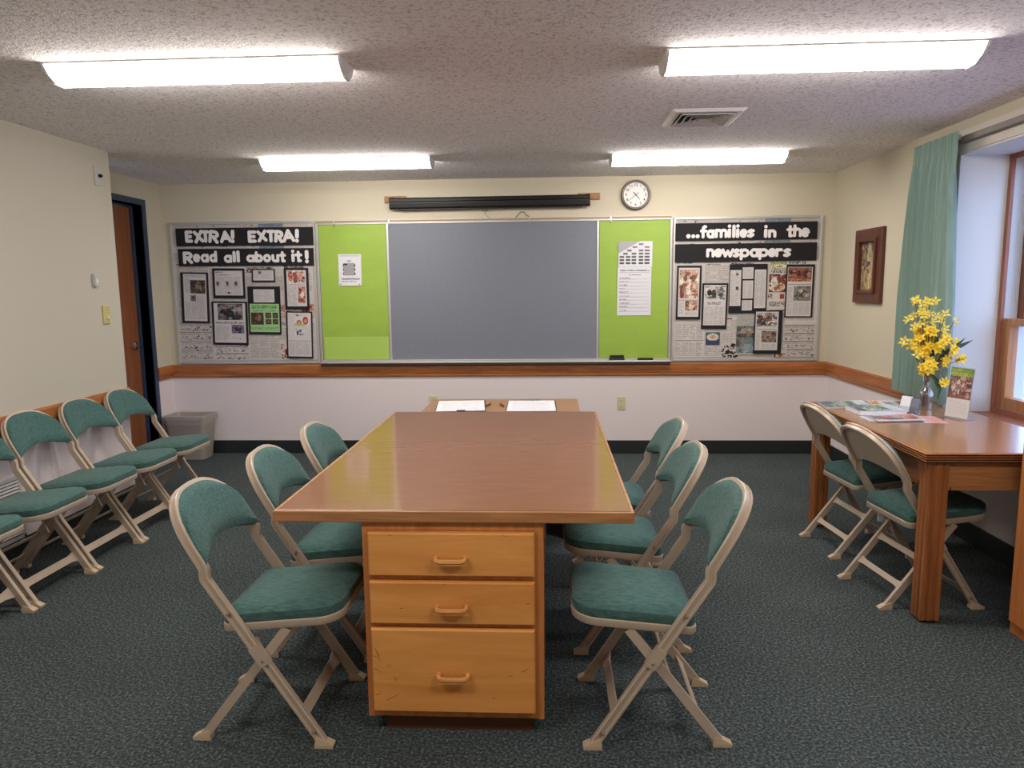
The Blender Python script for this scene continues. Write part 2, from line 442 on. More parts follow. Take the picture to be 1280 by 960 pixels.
# door: navy metal frame, veneer leaf set back in it
bmf = new_bm()
xf = XL + 0.012
for a, b in (((XL - 0.17, DY1, 0), (xf, DY1 + 0.05, DZ + 0.05)), ((XL - 0.17, DY0 - 0.05, 0), (xf, DY0, DZ + 0.05)), ((XL - 0.17, DY0, DZ), (xf, DY1, DZ + 0.05)),
             ((XL - 0.145, DY1 - 0.016, 0), (XL - 0.075, DY1, DZ)), ((XL - 0.145, DY0, 0), (XL - 0.075, DY0 + 0.016, DZ)), ((XL - 0.145, DY0, DZ - 0.016), (XL - 0.075, DY1, DZ))):
    box(bmf, a, b, 0.002)
door = struct('door_1', bmf, M['navy'])
leaf = obj('door_leaf', box(new_bm(), (XL - 0.145, DY0 + 0.018, 0.01), (XL - 0.10, DY1 - 0.018, DZ - 0.02), 0.002), M['door_wood'], door)
b = new_bm()
lathe(b, [(0.034, 0), (0.034, 0.008), (0.02, 0.014), (0.012, 0.016), (0.012, 0.05)], (XL - 0.10, DY1 - 0.085, 1.04), 16, 'x')
tube(b, [(XL - 0.055, DY1 - 0.08, 1.04), (XL - 0.05, DY1 - 0.12, 1.04), (XL - 0.05, DY1 - 0.19, 1.036)], [0.011, 0.011, 0.008], 8)
obj('door_handle', b, M['steel'], leaf, True)

# ------------------------------------------------------------------ ceiling lights and vent
def light(x0, x1, y0, y1, label):
    t = thing('ceiling_light', label, 'ceiling light', ((x0 + x1) / 2, (y0 + y1) / 2, H), 0, 'fluorescent wraparound lights on the ceiling')
    hx, hy = (x1 - x0) / 2, (y1 - y0) / 2
    b = new_bm(); box(b, (-hx + 0.012, -hy - 0.003, -0.006), (hx - 0.012, hy + 0.003, 0)); obj('housing', b, M['housing'], t)
    prof = [(-hy, -0.006), (-hy + 0.012, -0.024), (-hy + 0.032, -0.044), (-hy + 0.065, -0.060), (-hy * 0.3, -0.067), (hy * 0.3, -0.067), (hy - 0.065, -0.060), (hy - 0.032, -0.044), (hy - 0.012, -0.024), (hy, -0.006)]
    b = new_bm()
    loft(b, [[(x, y, z) for y, z in prof] for x in (-hx + 0.012, hx - 0.012)], closed=False)
    obj('diffuser', b, M['diff'], t, True)
    for s in (-1, 1):
        b = new_bm(); prism(b, [(-hy * 1.03, 0)] + [(y * 1.03, z * 1.05) for y, z in prof] + [(hy * 1.03, 0)], s * (hx - 0.012), s * hx)
        obj('end_cap', b, M['housing'], t)
    return t
light(-2.095, -0.838, 3.005, 3.20, 'long glowing fluorescent light on the ceiling, nearer one on the left')
light(0.478, 1.735, 3.04, 3.255, 'long glowing fluorescent light on the ceiling, nearer one on the right')
light(-2.095, -0.838, 5.24, 5.44, 'glowing fluorescent light on the ceiling, farther one on the left')
light(0.455, 1.712, 5.32, 5.52, 'glowing fluorescent light on the ceiling beyond the square vent')
light(-2.095, -0.838, 0.75, 0.95, 'fluorescent light on the ceiling behind the camera, left side')
light(0.478, 1.735, 0.78, 0.98, 'fluorescent light on the ceiling behind the camera, right side')

vt = thing('ceiling_vent', 'white square louvred air vent in the textured ceiling', 'vent', (0.875, 4.24, H))
def sq(bm, o, i, z0, z1):
    for a, b_ in (((-o, -o), (o, -i)), ((-o, i), (o, o)), ((-o, -i), (-i, i)), ((i, -i), (o, i))):
        box(bm, (a[0], a[1], z0), (b_[0], b_[1], z1))
b = new_bm(); loft(b, [[(-.2, -.2, 0), (.2, -.2, 0), (.2, .2, 0), (-.2, .2, 0)], [(-.18, -.18, -.014), (.18, -.18, -.014), (.18, .18, -.014), (-.18, .18, -.014)],
         [(-.155, -.155, -.014), (.155, -.155, -.014), (.155, .155, -.014), (-.155, .155, -.014)], [(-.15, -.15, -.002), (.15, -.15, -.002), (.15, .15, -.002), (-.15, .15, -.002)]], caps=False)
obj('vent_frame', b, M['vent'], vt)
obj('backing', box(new_bm(), (-.152, -.152, -.003), (.152, .152, -.001)), M['dark'], vt)
for h in (.150, .116, .082, .048):
    b = new_bm()
    ring = lambda o_, z: [(-o_, -o_, z), (o_, -o_, z), (o_, o_, z), (-o_, o_, z)]
    loft(b, [ring(h, -.022), ring(h - .022, -.004), ring(h - .0245, -.004), ring(h - .0025, -.022), ring(h, -.022)], caps=False)
    obj('louvre_blade', b, M['vent'], vt)
obj('centre_blade', box(new_bm(), (-.024, -.024, -.020), (.024, .024, -.012)), M['vent'], vt)

# ------------------------------------------------------------------ printed sheets (flat print as per-cell colour)
class Print:
    def __init__(s, w, h, paper=(206, 202, 200)):
        s.a = np.empty((h, w, 3)); s.a[:] = paper; s.w, s.h = w, h
    def rect(s, x0, y0, x1, y1, c):
        s.a[int(y0 * s.h):max(int(y0 * s.h) + 1, int(y1 * s.h)), int(x0 * s.w):max(int(x0 * s.w) + 1, int(x1 * s.w))] = c
    def text(s, x0, y0, x1, y1, cols=1, dark=(120, 116, 116), gap=0.03, step=2):
        X0, X1, Y0, Y1 = int(x0 * s.w), int(x1 * s.w), int(y0 * s.h), int(y1 * s.h)
        if X1 <= X0 or Y1 <= Y0: return
        cw = (X1 - X0) / cols
        for c in range(cols):
            a, b = int(X0 + c * cw), int(X0 + (c + 1) * cw) - 1
            if b <= a: continue
            for y in range(Y0, Y1, step):
                e = b if rng.random() > 0.18 else a + int((b - a) * rng.uniform(0.3, 0.9))
                k = rng.uniform(0.15, 0.95, e - a)[:, None]
                s.a[y, a:e] = s.a[y, a:e] * (1 - k * 0.75) + np.array(dark) * k * 0.75
    def head(s, x0, y0, x1, y1, c=(50, 46, 48), fill=0.62):
        X0, X1, Y0, Y1 = int(x0 * s.w), int(x1 * s.w), int(y0 * s.h), max(int(y0 * s.h) + 1, int(y1 * s.h))
        m = rng.random((Y1 - Y0, X1 - X0)) < fill
        s.a[Y0:Y1, X0:X1][m] = c
    def photo(s, x0, y0, x1, y1, base, blobs, noise=22):
        X0, X1, Y0, Y1 = int(x0 * s.w), int(x1 * s.w), int(y0 * s.h), int(y1 * s.h)
        h, w = Y1 - Y0, X1 - X0
        if h < 1 or w < 1: return
        P = np.empty((h, w, 3)); P[:] = base
        yy, xx = np.mgrid[0:h, 0:w]; yy = (yy + .5) / h; xx = (xx + .5) / w
        for (cx, cyy, rx, ry, c) in blobs:
            m = ((xx - cx) / rx) ** 2 + ((yy - cyy) / ry) ** 2 < 1
            P[m] = c
        pal = [np.array(base, float)] + [np.array(bb[4], float) for bb in blobs]
        for _ in range(0 if noise < 10 else 14 + 6 * len(blobs)):
            c = pal[rng.integers(len(pal))] * rng.uniform(.6, 1.25); cx, cyy = rng.random(2); rx, ry = rng.uniform(.02, .13, 2)
            m = ((xx - cx) / rx) ** 2 + ((yy - cyy) / ry) ** 2 < 1
            P[m] = P[m] * .35 + c * .65
        P += rng.normal(0, noise, (h, w, 1)) + rng.normal(0, noise * 0.3, (h, w, 3))
        s.a[Y0:Y1, X0:X1] = np.clip(P, 10, 245)
    def speck(s, x0, y0, x1, y1, n, cols=((60, 56, 58),), sz=2):
        for _ in range(n):
            x = int(rng.uniform(x0, x1) * s.w); y = int(rng.uniform(y0, y1) * s.h)
            s.a[y:y + rng.integers(1, sz + 1), x:x + rng.integers(1, sz + 2)] = cols[rng.integers(len(cols))]
    def sheet(s, name, O, U, V, m, parent=None, thick=0.001):
        """O = top-left corner, U across, V down (vectors); thin sheet with printed front"""
        O, U, V = Vector(O), Vector(U), Vector(V); h, w = s.h, s.w
        n = U.cross(V).normalized()          # points away from the printed side
        ii, jj = np.mgrid[0:h + 1, 0:w + 1]
        pts = np.array(O)[None, None] + (jj / w)[..., None] * np.array(U) + (ii / h)[..., None] * np.array(V)
        pts = pts.reshape(-1, 3)
        idx = (np.arange(h)[:, None] * (w + 1) + np.arange(w)[None]).ravel()
        quads = np.stack([idx, idx + w + 1, idx + w + 2, idx + 1], 1)
        k = len(pts); c4 = np.array([np.array(O), np.array(O + U), np.array(O + U + V), np.array(O + V)])
        pts = np.concatenate([pts, c4 + np.array(n) * thick, c4])
        bq = np.array([[k, k + 1, k + 2, k + 3], [k, k + 4, k + 5, k + 1], [k + 1, k + 5, k + 6, k + 2], [k + 2, k + 6, k + 7, k + 3], [k + 3, k + 7, k + 4, k]])
        quads = np.concatenate([quads, bq])
        me = bpy.data.meshes.new(name)
        me.from_pydata(pts.tolist(), [], quads.tolist())
        cl = np.clip(s.a.reshape(-1, 3) / 255, 0, 1)
        cl = np.where(cl <= 0.04045, cl / 12.92, ((cl + 0.055) / 1.055) ** 2.4)
        col = np.ones((len(quads), 4)); col[:h * w, :3] = cl; col[h * w:, :3] = 0.5
        at = me.attributes.new('ink', 'FLOAT_COLOR', 'FACE'); at.data.foreach_set('color', col.ravel().astype(np.float32))
        me.materials.append(m); me.update()
        o = bpy.data.objects.new(name, me); COL.objects.link(o)
        if parent is not None: o.parent = parent
        return o

def wall_sheet(p, name, x0, x1, z0, z1, y, parent=None, m=None, tilt=0.0, thick=0.001):
    c, s = math.cos(tilt), math.sin(tilt); w, h = x1 - x0, z1 - z0
    cx, cz = (x0 + x1) / 2, (z0 + z1) / 2
    U = Vector((c * w, 0, s * w)); V = Vector((s * h, 0, -c * h))
    O = Vector((cx, y, cz)) - U / 2 - V / 2
    return p.sheet(name, O, U, V, m or M['print'], parent, thick)

# ------------------------------------------------------------------ newspaper boards
def board(label, x0, x1, z0, z1, sheets):
    b = new_bm(); y = D - 0.001; w = 0.022
    for a, c in (((x0, y - 0.022, z0), (x0 + w, y, z1)), ((x1 - w, y - 0.022, z0), (x1, y, z1)), ((x0 + w, y - 0.022, z0), (x1 - w, y, z0 + w)), ((x0 + w, y - 0.022, z1 - w), (x1 - w, y, z1))):
        box(b, a, c, 0.003)
    root = obj('display_board', b, M['alum']); tag(root, label, 'board')
    obj('pinboard_panel', box(new_bm(), (x0 + w, y - 0.012, z0 + w), (x1 - w, y, z1 - w)), M['pinboard'], root)
    for i, (fx0, fx1, fz0, fz1, kind) in enumerate(sheets):
        X0, X1 = x0 + w + fx0 * (x1 - x0 - 2 * w), x0 + w + fx1 * (x1 - x0 - 2 * w)
        Z1, Z0 = z1 - w - fz0 * (z1 - z0 - 2 * w), z1 - w - fz1 * (z1 - z0 - 2 * w)
        nw, nh = max(8, int((X1 - X0) * 190)), max(8, int((Z1 - Z0) * 190))
        tone = rng.uniform(-9, 5); p = Print(nw, nh, (196 + tone, 188 + tone, 184 + tone))
        if kind == 'cols':
            p.head(0.06, 0.03, 0.6, 0.07); p.text(0.05, 0.1, 0.95, 0.95, max(2, nw // 16), (112, 106, 106))
        elif kind == 'list':
            p.text(0.04, 0.03, 0.96, 0.48, max(3, nw // 12), (92, 88, 90), step=2); p.rect(0.03, .5, .97, .51, (90, 86, 86))
            p.text(0.04, 0.55, 0.96, 0.97, max(3, nw // 12), (92, 88, 90), step=2)
        elif kind == 'comic':
            for r in range(4):
                p.rect(0.03, 0.04 + r * .24, .97, .05 + r * .24, (110, 106, 108))
                p.text(0.05, 0.07 + r * .24, 0.95, 0.13 + r * .24, 4, (90, 86, 88)); p.text(0.06, .2 + r * .24, .94, .24 + r * .24, 5, (110, 106, 108)); p.speck(0.06, .13 + r * .24, .94, .24 + r * .24, nw // 2, ((62, 58, 60), (120, 114, 114), (140, 134, 134)), 2)
        elif kind == 'ads':
            p.head(0.05, 0.03, 0.7, 0.12); p.text(0.05, 0.2, 0.95, 0.5, 3, (100, 96, 98)); p.photo(0.55, 0.72, 0.95, 0.95, (170, 120, 104), [(.3, .4, .3, .4, (120, 50, 46)), (.7, .7, .25, .2, (210, 190, 180))])
            p.speck(0.05, .55, .5, .95, 18, ((60, 56, 58), (150, 92, 84)), 3)
        elif kind == 'colour':
            p.photo(0.04, 0.02, 0.96, 0.28, (150, 160, 110), [(.5, .6, .5, .3, (196, 180, 160))]); p.head(.1, .3, .9, .38, (70, 66, 60), .5)
            p.photo(0.02, 0.42, 0.98, 0.98, (104, 50, 46), [(.45, .7, .45, .28, (206, 176, 150)), (.3, .45, .2, .3, (196, 196, 186)), (.6, .7, .2, .15, (150, 92, 70))], 12)
        elif kind == 'mast':
            p.head(.05, .05, .3, .25, (60, 40, 40)); p.rect(.65, .06, .85, .3, (150, 60, 50)); p.head(.1, .42, .95, .68, (96, 92, 92), .5); p.rect(.1, .85, .98, .92, (50, 46, 48))
        elif kind == 'harbour':
            p.photo(0.02, 0.02, 0.98, 0.33, (164, 160, 156), [], 8); p.photo(0.02, 0.33, 0.98, 0.98, (104, 116, 120), [(.6, .2, .5, .12, (164, 132, 112)), (.5, .35, .5, .08, (74, 66, 60)), (.5, .8, .5, .15, (132, 148, 156))], 14)
        elif kind == 'blue':
            p.photo(0.04, 0.05, 0.96, 0.15, (92, 128, 122), [], 8); p.photo(0.04, 0.15, 0.96, 0.95, (60, 66, 92), [(.5, .32, .42, .3, (196, 190, 184)), (.5, .3, .2, .15, (196, 140, 90))], 6)
        elif kind == 'puzzle':
            p.speck(0.03, .05, .97, .95, nw * 2, ((40, 36, 38),), 4)
        elif kind == 'strip':
            p.text(0.02, 0.2, 0.98, 0.8, 4, (120, 116, 114)); p.photo(.62, .1, .8, .8, (120, 128, 140), [], 10); p.speck(.05, .1, .6, .9, 10, ((50, 46, 48), (160, 120, 106)), 3)
        wall_sheet(p, 'newspaper_sheet', X0, X1, Z0, Z1, D - 0.0145 - 0.0004 * i, root, tilt=rng.uniform(-.004, .004))
    return root
board('aluminium framed board papered with newsprint, left of the chalkboard', -3.385, -2.068, 0.834, 2.105, [
    (0, 1, 0, .04, 'strip'), (0, 1, .14, .2, 'strip'), (.0, .26, .27, .62, 'cols'), (.24, .52, .27, .7, 'cols'), (.5, .8, .3, .7, 'ads'), (.78, 1, .27, .7, 'ads'),
    (.0, .25, .70, .99, 'comic'), (.25, .52, .78, .99, 'comic'), (.50, .75, .70, .99, 'cols'), (.73, .80, .70, .99, 'ads'), (.86, 1, .68, .99, 'cols')])
board('aluminium framed board papered with newsprint, right of the chalkboard', 1.085, 2.352, 0.836, 2.085, [
    (0, 1, 0, .04, 'strip'), (0, 1, .15, .2, 'strip'), (.0, .2, .28, .74, 'cols'), (.2, .4, .31, .5, 'cols'), (.38, .66, .3, .72, 'cols'), (.66, .79, .30, .53, 'colour'), (.65, .79, .53, .67, 'mast'), (.78, 1, .29, .75, 'cols'),
    (0, .22, .74, .99, 'list'), (.21, .36, .74, .99, 'cols'), (.22, .33, .80, .91, 'blue'), (.34, .46, .70, .9, 'cols'), (.34, .46, .88, .99, 'puzzle'), (.44, .58, .66, .97, 'harbour'), (.77, 1, .75, .99, 'comic'), (.7, .8, .9, .99, 'ads')])

# banners with thick cut-out letters
def arc(cx, cy_, rx, ry, a0, a1, n=12):
    return [(cx + rx * math.cos(math.radians(a0 + (a1 - a0) * k / n)), cy_ + ry * math.sin(math.radians(a0 + (a1 - a0) * k / n))) for k in range(n + 1)]
GLYPH = {
    'E': [[(0, 0), (0, 1)], [(0, 1), (1, 1)], [(0, .5), (.85, .5)], [(0, 0), (1, 0)]], 'X': [[(0, 0), (1, 1)], [(0, 1), (1, 0)]],
    'T': [[(0, 1), (1, 1)], [(.5, 0), (.5, 1)]], 'R': [[(0, 0), (0, 1), (.5, 1)] + arc(.5, .74, .5, .26, 90, -90, 8) + [(0, .48)], [(.4, .48), (1, 0)]],
    'A': [[(0, 0), (.5, 1), (1, 0)], [(.2, .33), (.8, .33)]], '!': [[(.5, 1), (.5, .42)], [(.5, 0), (.5, .001)]], '.': [[(.5, .5), (.5, .501)]],
    'e': [[(.02, .5), (1, .5)] + arc(.5, .5, .5, .5, 0, 305, 16)], 'a': [arc(.5, .5, .5, .5, 0, 360, 18), [(1, 0), (1, 1)]],
    'd': [arc(.5, .33, .5, .33, 0, 360, 18), [(1, 0), (1, 1)]], 'b': [arc(.5, .33, .5, .33, 0, 360, 18), [(0, 0), (0, 1)]],
    'l': [[(.5, 0), (.5, 1)]], 'o': [arc(.5, .5, .5, .5, 0, 360, 18)], 'u': [[(0, 1), (0, .4)] + arc(.5, .4, .5, .4, 180, 360, 8) + [(1, 1)], [(1, 0), (1, 1)]],
    't': [[(.5, 1), (.5, 0), (.9, 0)], [(0, .68), (1, .68)]], 'i': [[(.5, 0), (.5, .6)], [(.5, 1), (.5, .999)]],
    'f': [[(.35, 0), (.35, .75)] + arc(.68, .75, .33, .25, 180, 70, 6), [(0, .58), (.85, .58)]],
    'm': [[(0, 0), (0, 1)], arc(.25, .65, .25, .35, 180, 0, 8) + [(.5, 0)], arc(.75, .65, .25, .35, 180, 0, 8) + [(1, 0)]],
    'n': [[(0, 0), (0, 1)], arc(.5, .6, .5, .4, 180, 0, 8) + [(1, 0)]], 'h': [[(0, 0), (0, 1)], arc(.5, .38, .5, .3, 180, 0, 8) + [(1, 0)]],
    'w': [[(0, 1), (.25, 0), (.5, .8), (.75, 0), (1, 1)]], 's': [[(1, .9), (.5, 1), (.05, .8), (.5, .52), (.95, .24), (.5, 0), (0, .1)]],
    'p': [arc(.5, .66, .5, .34, 0, 360, 18), [(0, 0), (0, 1)]], 'r': [[(0, 0), (0, 1)], arc(.55, .6, .55, .4, 180, 60, 6)]}

def letter_obj(ch, target, y, parent, tilt=0.0, rad=0.0125, m=None, depth=0.002):
    """chunky round-ended cut-out letter filling the (x0, x1, z0, z1) box: strokes thickened by a distance field"""
    x0, x1, z0, z1 = target; cx, cz = (x0 + x1) / 2, (z0 + z1) / 2
    if ch == '.': rad = (x1 - x0) / 2
    bw, bh = max(1e-4, x1 - x0 - 2 * rad), max(1e-4, z1 - z0 - 2 * rad)
    if ch in '!il': bw = 1e-4; rad = min(rad * 1.15, (x1 - x0) / 2); bh = z1 - z0 - 2 * rad
    st = 0.0032; nx, nz = int((x1 - x0) / st) + 5, int((z1 - z0) / st) + 5
    gx = cx + (np.arange(nx) - (nx - 1) / 2) * st; gz = cz + (np.arange(nz) - (nz - 1) / 2) * st
    X, Z = np.meshgrid(gx, gz, indexing='ij'); dist = np.full(X.shape, 9.0)
    for line in GLYPH[ch]:
        q = [(cx + (u - .5) * bw, cz + (v - .5) * bh) for u, v in line]
        for (ax, az), (bx_, bz) in zip(q[:-1], q[1:]):
            dx, dz = bx_ - ax, bz - az; t = np.clip(((X - ax) * dx + (Z - az) * dz) / (dx * dx + dz * dz + 1e-12), 0, 1)
            dist = np.minimum(dist, np.hypot(X - ax - t * dx, Z - az - t * dz))
    F = rad - dist
    c, s = math.cos(tilt), math.sin(tilt); bm = bmesh.new(); V = {}
    def vert(key, px, pz):
        if key not in V: V[key] = bm.verts.new((cx + (px - cx) * c - (pz - cz) * s, y, cz + (px - cx) * s + (pz - cz) * c))
        return V[key]
    for i in range(nx - 1):
        for j in range(nz - 1):
            cs = [(i, j), (i + 1, j), (i + 1, j + 1), (i, j + 1)]
            if max(F[k] for k in cs) <= 0: continue
            poly = []
            for a, b in zip(cs, cs[1:] + cs[:1]):
                if F[a] > 0: poly.append(vert(a, gx[a[0]], gz[a[1]]))
                if (F[a] > 0) != (F[b] > 0):
                    t = F[a] / (F[a] - F[b]); poly.append(vert((min(a, b), max(a, b)), gx[a[0]] + t * (gx[b[0]] - gx[a[0]]), gz[a[1]] + t * (gz[b[1]] - gz[a[1]])))
            if len(poly) > 2:
                try: bm.faces.new(poly)
                except ValueError: pass
    r = bmesh.ops.extrude_face_region(bm, geom=bm.faces[:])
    for g in r['geom']:
        if isinstance(g, bmesh.types.BMVert): g.co.y -= depth
    return obj('letter', bm, m or M['letter'], parent)

def banner(label, x0, x1, z0, z1, tilt, letters, tl=None):
    b = new_bm(); cx, cz = (x0 + x1) / 2, (z0 + z1) / 2; s = math.sin(tilt)
    q = [(x0, z0 - s * (cx - x0)), (x1, z0 + s * (x1 - cx)), (x1, z1 + s * (x1 - cx)), (x0, z1 - s * (cx - x0))]
    prism(b, q, D - 0.0278, D - 0.0263, 'y')
    o = obj('banner', b, M['blackcard']); tag(o, label, 'banner')
    for i, (ch, a, c, e, f) in enumerate(letters):
        letter_obj(ch, (a, c, e, f), D - 0.0282 - 0.0006 * (i % 2), o, (tl[i] if tl else 0.0), 0.0125 if ch.islower() else 0.0145)
L1 = [('E', -3.239, -3.168, 1.926, 2.034), ('X', -3.159, -3.07, 1.922, 2.035), ('T', -3.087, -3.016, 1.925, 2.034), ('R', -3.022, -2.929, 1.917, 2.033), ('A', -2.923, -2.816, 1.921, 2.029), ('!', -2.825, -2.783, 1.918, 2.035), ('E', -2.667, -2.588, 1.918, 2.026), ('X', -2.583, -2.492, 1.923, 2.03), ('T', -2.495, -2.42, 1.919, 2.03), ('R', -2.425, -2.345, 1.914, 2.026), ('A', -2.356, -2.242, 1.918, 2.034), ('!', -2.246, -2.197, 1.914, 2.034)]
L2 = [('R', -3.271, -3.181, 1.739, 1.849), ('e', -3.179, -3.111, 1.752, 1.829), ('a', -3.109, -3.034, 1.75, 1.828), ('d', -3.03, -2.957, 1.75, 1.853), ('a', -2.896, -2.821, 1.744, 1.817), ('l', -2.819, -2.782, 1.747, 1.849), ('l', -2.782, -2.748, 1.747, 1.853), ('a', -2.691, -2.611, 1.746, 1.816), ('b', -2.611, -2.54, 1.744, 1.844), ('o', -2.538, -2.466, 1.744, 1.819), ('u', -2.462, -2.392, 1.743, 1.816), ('t', -2.394, -2.33, 1.743, 1.841), ('i', -2.285, -2.249, 1.744, 1.854), ('t', -2.252, -2.183, 1.743, 1.843), ('!', -2.163, -2.122, 1.732, 1.849)]
R1 = [('.', 1.192, 1.229, 1.903, 1.94), ('.', 1.235, 1.268, 1.902, 1.939), ('.', 1.272, 1.306, 1.902, 1.938), ('f', 1.308, 1.376, 1.901, 2.013), ('a', 1.364, 1.433, 1.899, 1.977), ('m', 1.435, 1.543, 1.902, 1.981), ('i', 1.537, 1.579, 1.902, 2.016), ('l', 1.579, 1.613, 1.902, 2.014), ('i', 1.607, 1.65, 1.901, 2.016), ('e', 1.645, 1.712, 1.901, 1.978), ('s', 1.708, 1.773, 1.901, 1.978), ('i', 1.844, 1.887, 1.898, 2.008), ('n', 1.885, 1.956, 1.898, 1.97), ('t', 2.04, 2.1, 1.901, 2.003), ('h', 2.097, 2.17, 1.901, 2.008), ('e', 2.163, 2.236, 1.899, 1.981)]
R2 = [('n', 1.366, 1.437, 1.739, 1.816), ('e', 1.432, 1.506, 1.738, 1.815), ('w', 1.496, 1.604, 1.736, 1.814), ('s', 1.591, 1.655, 1.734, 1.813), ('p', 1.652, 1.735, 1.711, 1.812), ('a', 1.735, 1.814, 1.734, 1.813), ('p', 1.811, 1.896, 1.712, 1.812), ('e', 1.889, 1.962, 1.734, 1.812), ('r', 1.954, 2.026, 1.735, 1.81), ('s', 2.019, 2.087, 1.733, 1.81)]
banner('black paper banner with white cut-out letters reading EXTRA! EXTRA!', -3.323, -2.075, 1.894, 2.052, -0.003, L1,
       [0, .12, 0, -.12, .06, -.04, 0, .1, 0, -.1, .06, -.04])
banner('black paper banner with white cut-out letters reading Read all about it!', -3.314, -2.079, 1.716, 1.869, -0.005, L2)
banner('black paper banner with white letters reading ...families in the', 1.099, 2.3, 1.883, 2.032, 0.001, R1)
banner('black paper banner with white letters reading newspapers', 1.099, 2.303, 1.702, 1.855, 0.001, R2)

# framed clippings: black card (thing) with printed sheets as parts
def clipping(label, rect, sheets, tilt=0.0, cat='clipping', y=D - 0.026, group=None):
    x0, x1, z0, z1 = rect; cx, cz = (x0 + x1) / 2, (z0 + z1) / 2
    root = thing('newspaper_clipping', label, cat, (cx, y, cz), 0, group)
    b = new_bm(); box(b, (x0 - cx, -0.0015, z0 - cz), (x1 - cx, 0, z1 - cz)); obj('backing_card', b, M['blackcard'], root)
    root.rotation_euler = (0, tilt, 0)
    for (fx0, fx1, fz0, fz1, fn) in sheets:
        w, h = x1 - x0, z1 - z0
        X0, X1 = -w / 2 + fx0 * w, -w / 2 + fx1 * w; Z1, Z0 = h / 2 - fz0 * h, h / 2 - fz1 * h
        p = Print(max(6, int((X1 - X0) * 260)), max(6, int((Z1 - Z0) * 260)), (198, 192, 192))
        fn(p)
        wall_sheet(p, 'clipped_page', X0, X1, Z0, Z1, -0.0027, root)
    return root
SK, RED, DK = (196, 150, 130), (150, 60, 54), (44, 38, 40)
def pA(p): p.head(.06, .03, .94, .07, (150, 146, 146), .5); p.text(.06, .1, .3, .4, 1); p.photo(.3, .13, .97, .42, (62, 52, 50), [(.55, .5, .22, .35, (130, 112, 92)), (.8, .3, .1, .3, (40, 34, 36)), (.2, .8, .2, .2, (84, 72, 62))], 20); p.photo(.3, .45, .54, .58, (120, 108, 104), [(.5, .4, .25, .3, (70, 58, 54))]); p.text(.06, .6, .94, .97, 3); p.text(.56, .46, .94, .6, 1)
def pB(p):
    p.head(.04, .05, .3, .1, (80, 76, 78)); p.head(.04, .15, .5, .2, (140, 134, 134)); p.text(.04, .25, .95, .42, 4); p.text(.04, .44, .95, .95, 3)
    for x in (.06, .4, .72): p.photo(x, .44, x + .1, .62, (120, 104, 96), [(.5, .4, .3, .3, (70, 52, 48))])
    p.rect(.46, .87, .53, .93, DK)
def pC(p): p.text(.05, .12, .95, .9, 3); p.photo(.27, .12, .4, .42, (110, 98, 94), [])
def pD(p):
    p.photo(.12, .02, .92, .43, (120, 116, 116), [(.35, .8, .32, .55, (34, 32, 36)), (.3, .28, .12, .2, (120, 92, 80)), (.75, .35, .2, .12, (170, 160, 156)), (.8, .8, .2, .15, (60, 50, 52))], 16)
    p.head(.04, .47, .96, .53, (96, 92, 94), .55); p.text(.05, .57, .48, .95, 2); p.photo(.55, .55, .95, .77, (110, 104, 118), [(.5, .5, .3, .25, (50, 46, 58))], 24); p.speck(.55, .82, .8, .9, 6)
def pE1(p): p.text(.06, .08, .94, .95, 2)
def pE2(p):
    p.a[:] = (150, 192, 134); p.head(.06, .05, .94, .17, (48, 100, 50), .5); p.head(.1, .22, .9, .28, (84, 130, 78), .5)
    p.photo(.04, .32, .47, .74, (66, 50, 46), [(.6, .4, .2, .3, (140, 90, 80))], 14)
    for x in (.53, .77):
        for z in (.32, .54): p.photo(x, z, x + .2, z + .19, (66, 54, 52), [(.5, .5, .3, .3, (110, 80, 72))], 16)
    p.head(.04, .82, .96, .92, (92, 138, 84), .45)
def pF(p):
    p.photo(.08, .02, .95, .36, (196, 186, 178), [(.15, .5, .14, .4, RED), (.45, .6, .14, .4, (150, 70, 58)), (.75, .4, .14, .3, SK), (.9, .7, .1, .25, RED)], 22); p.rect(.05, .40, .95, .415, (110, 106, 106))
    p.text(.06, .46, .52, .96, 2); p.photo(.56, .45, .95, .92, (190, 150, 136), [(.3, .3, .25, .2, (120, 50, 46)), (.6, .5, .25, .2, (226, 206, 196)), (.4, .8, .3, .15, (130, 56, 48))], 18)
def pG(p):
    p.speck(.3, .03, .6, .08, 10); p.photo(.3, .08, .95, .3, (206, 202, 200), [(.3, .7, .16, .3, (150, 62, 52)), (.3, .72, .1, .18, SK), (.72, .45, .18, .42, (176, 66, 56)), (.72, .5, .1, .2, SK), (.1, .9, .15, .12, (168, 180, 60)), (.5, .95, .2, .12, (168, 180, 60))], 8)
    p.photo(.3, .38, .72, .52, (206, 204, 204), [(.3, .6, .1, .4, (50, 46, 50)), (.6, .3, .2, .25, (120, 112, 128))], 14); p.rect(.02, .64, .98, .65, (96, 92, 92)); p.text(.05, .68, .95, .97, 3)
def pH(p):
    p.photo(.06, .04, .96, .62, (190, 160, 136), [(.3, .15, .3, .08, (140, 70, 58)), (.72, .3, .2, .12, (84, 70, 64)), (.25, .45, .25, .1, (210, 196, 180)), (.15, .8, .12, .25, (120, 60, 52)), (.5, .8, .12, .3, (214, 206, 198)), (.8, .85, .15, .15, (150, 92, 76)), (.65, .55, .2, .1, (216, 190, 166))], 22)
    p.rect(.04, .655, .96, .67, (90, 84, 84)); p.text(.06, .7, .32, .96, 1); p.photo(.35, .68, .95, .88, (170, 126, 104), [(.5, .5, .25, .4, (214, 190, 170)), (.15, .3, .15, .3, (90, 56, 46))], 18); p.text(.35, .9, .95, .97, 2)
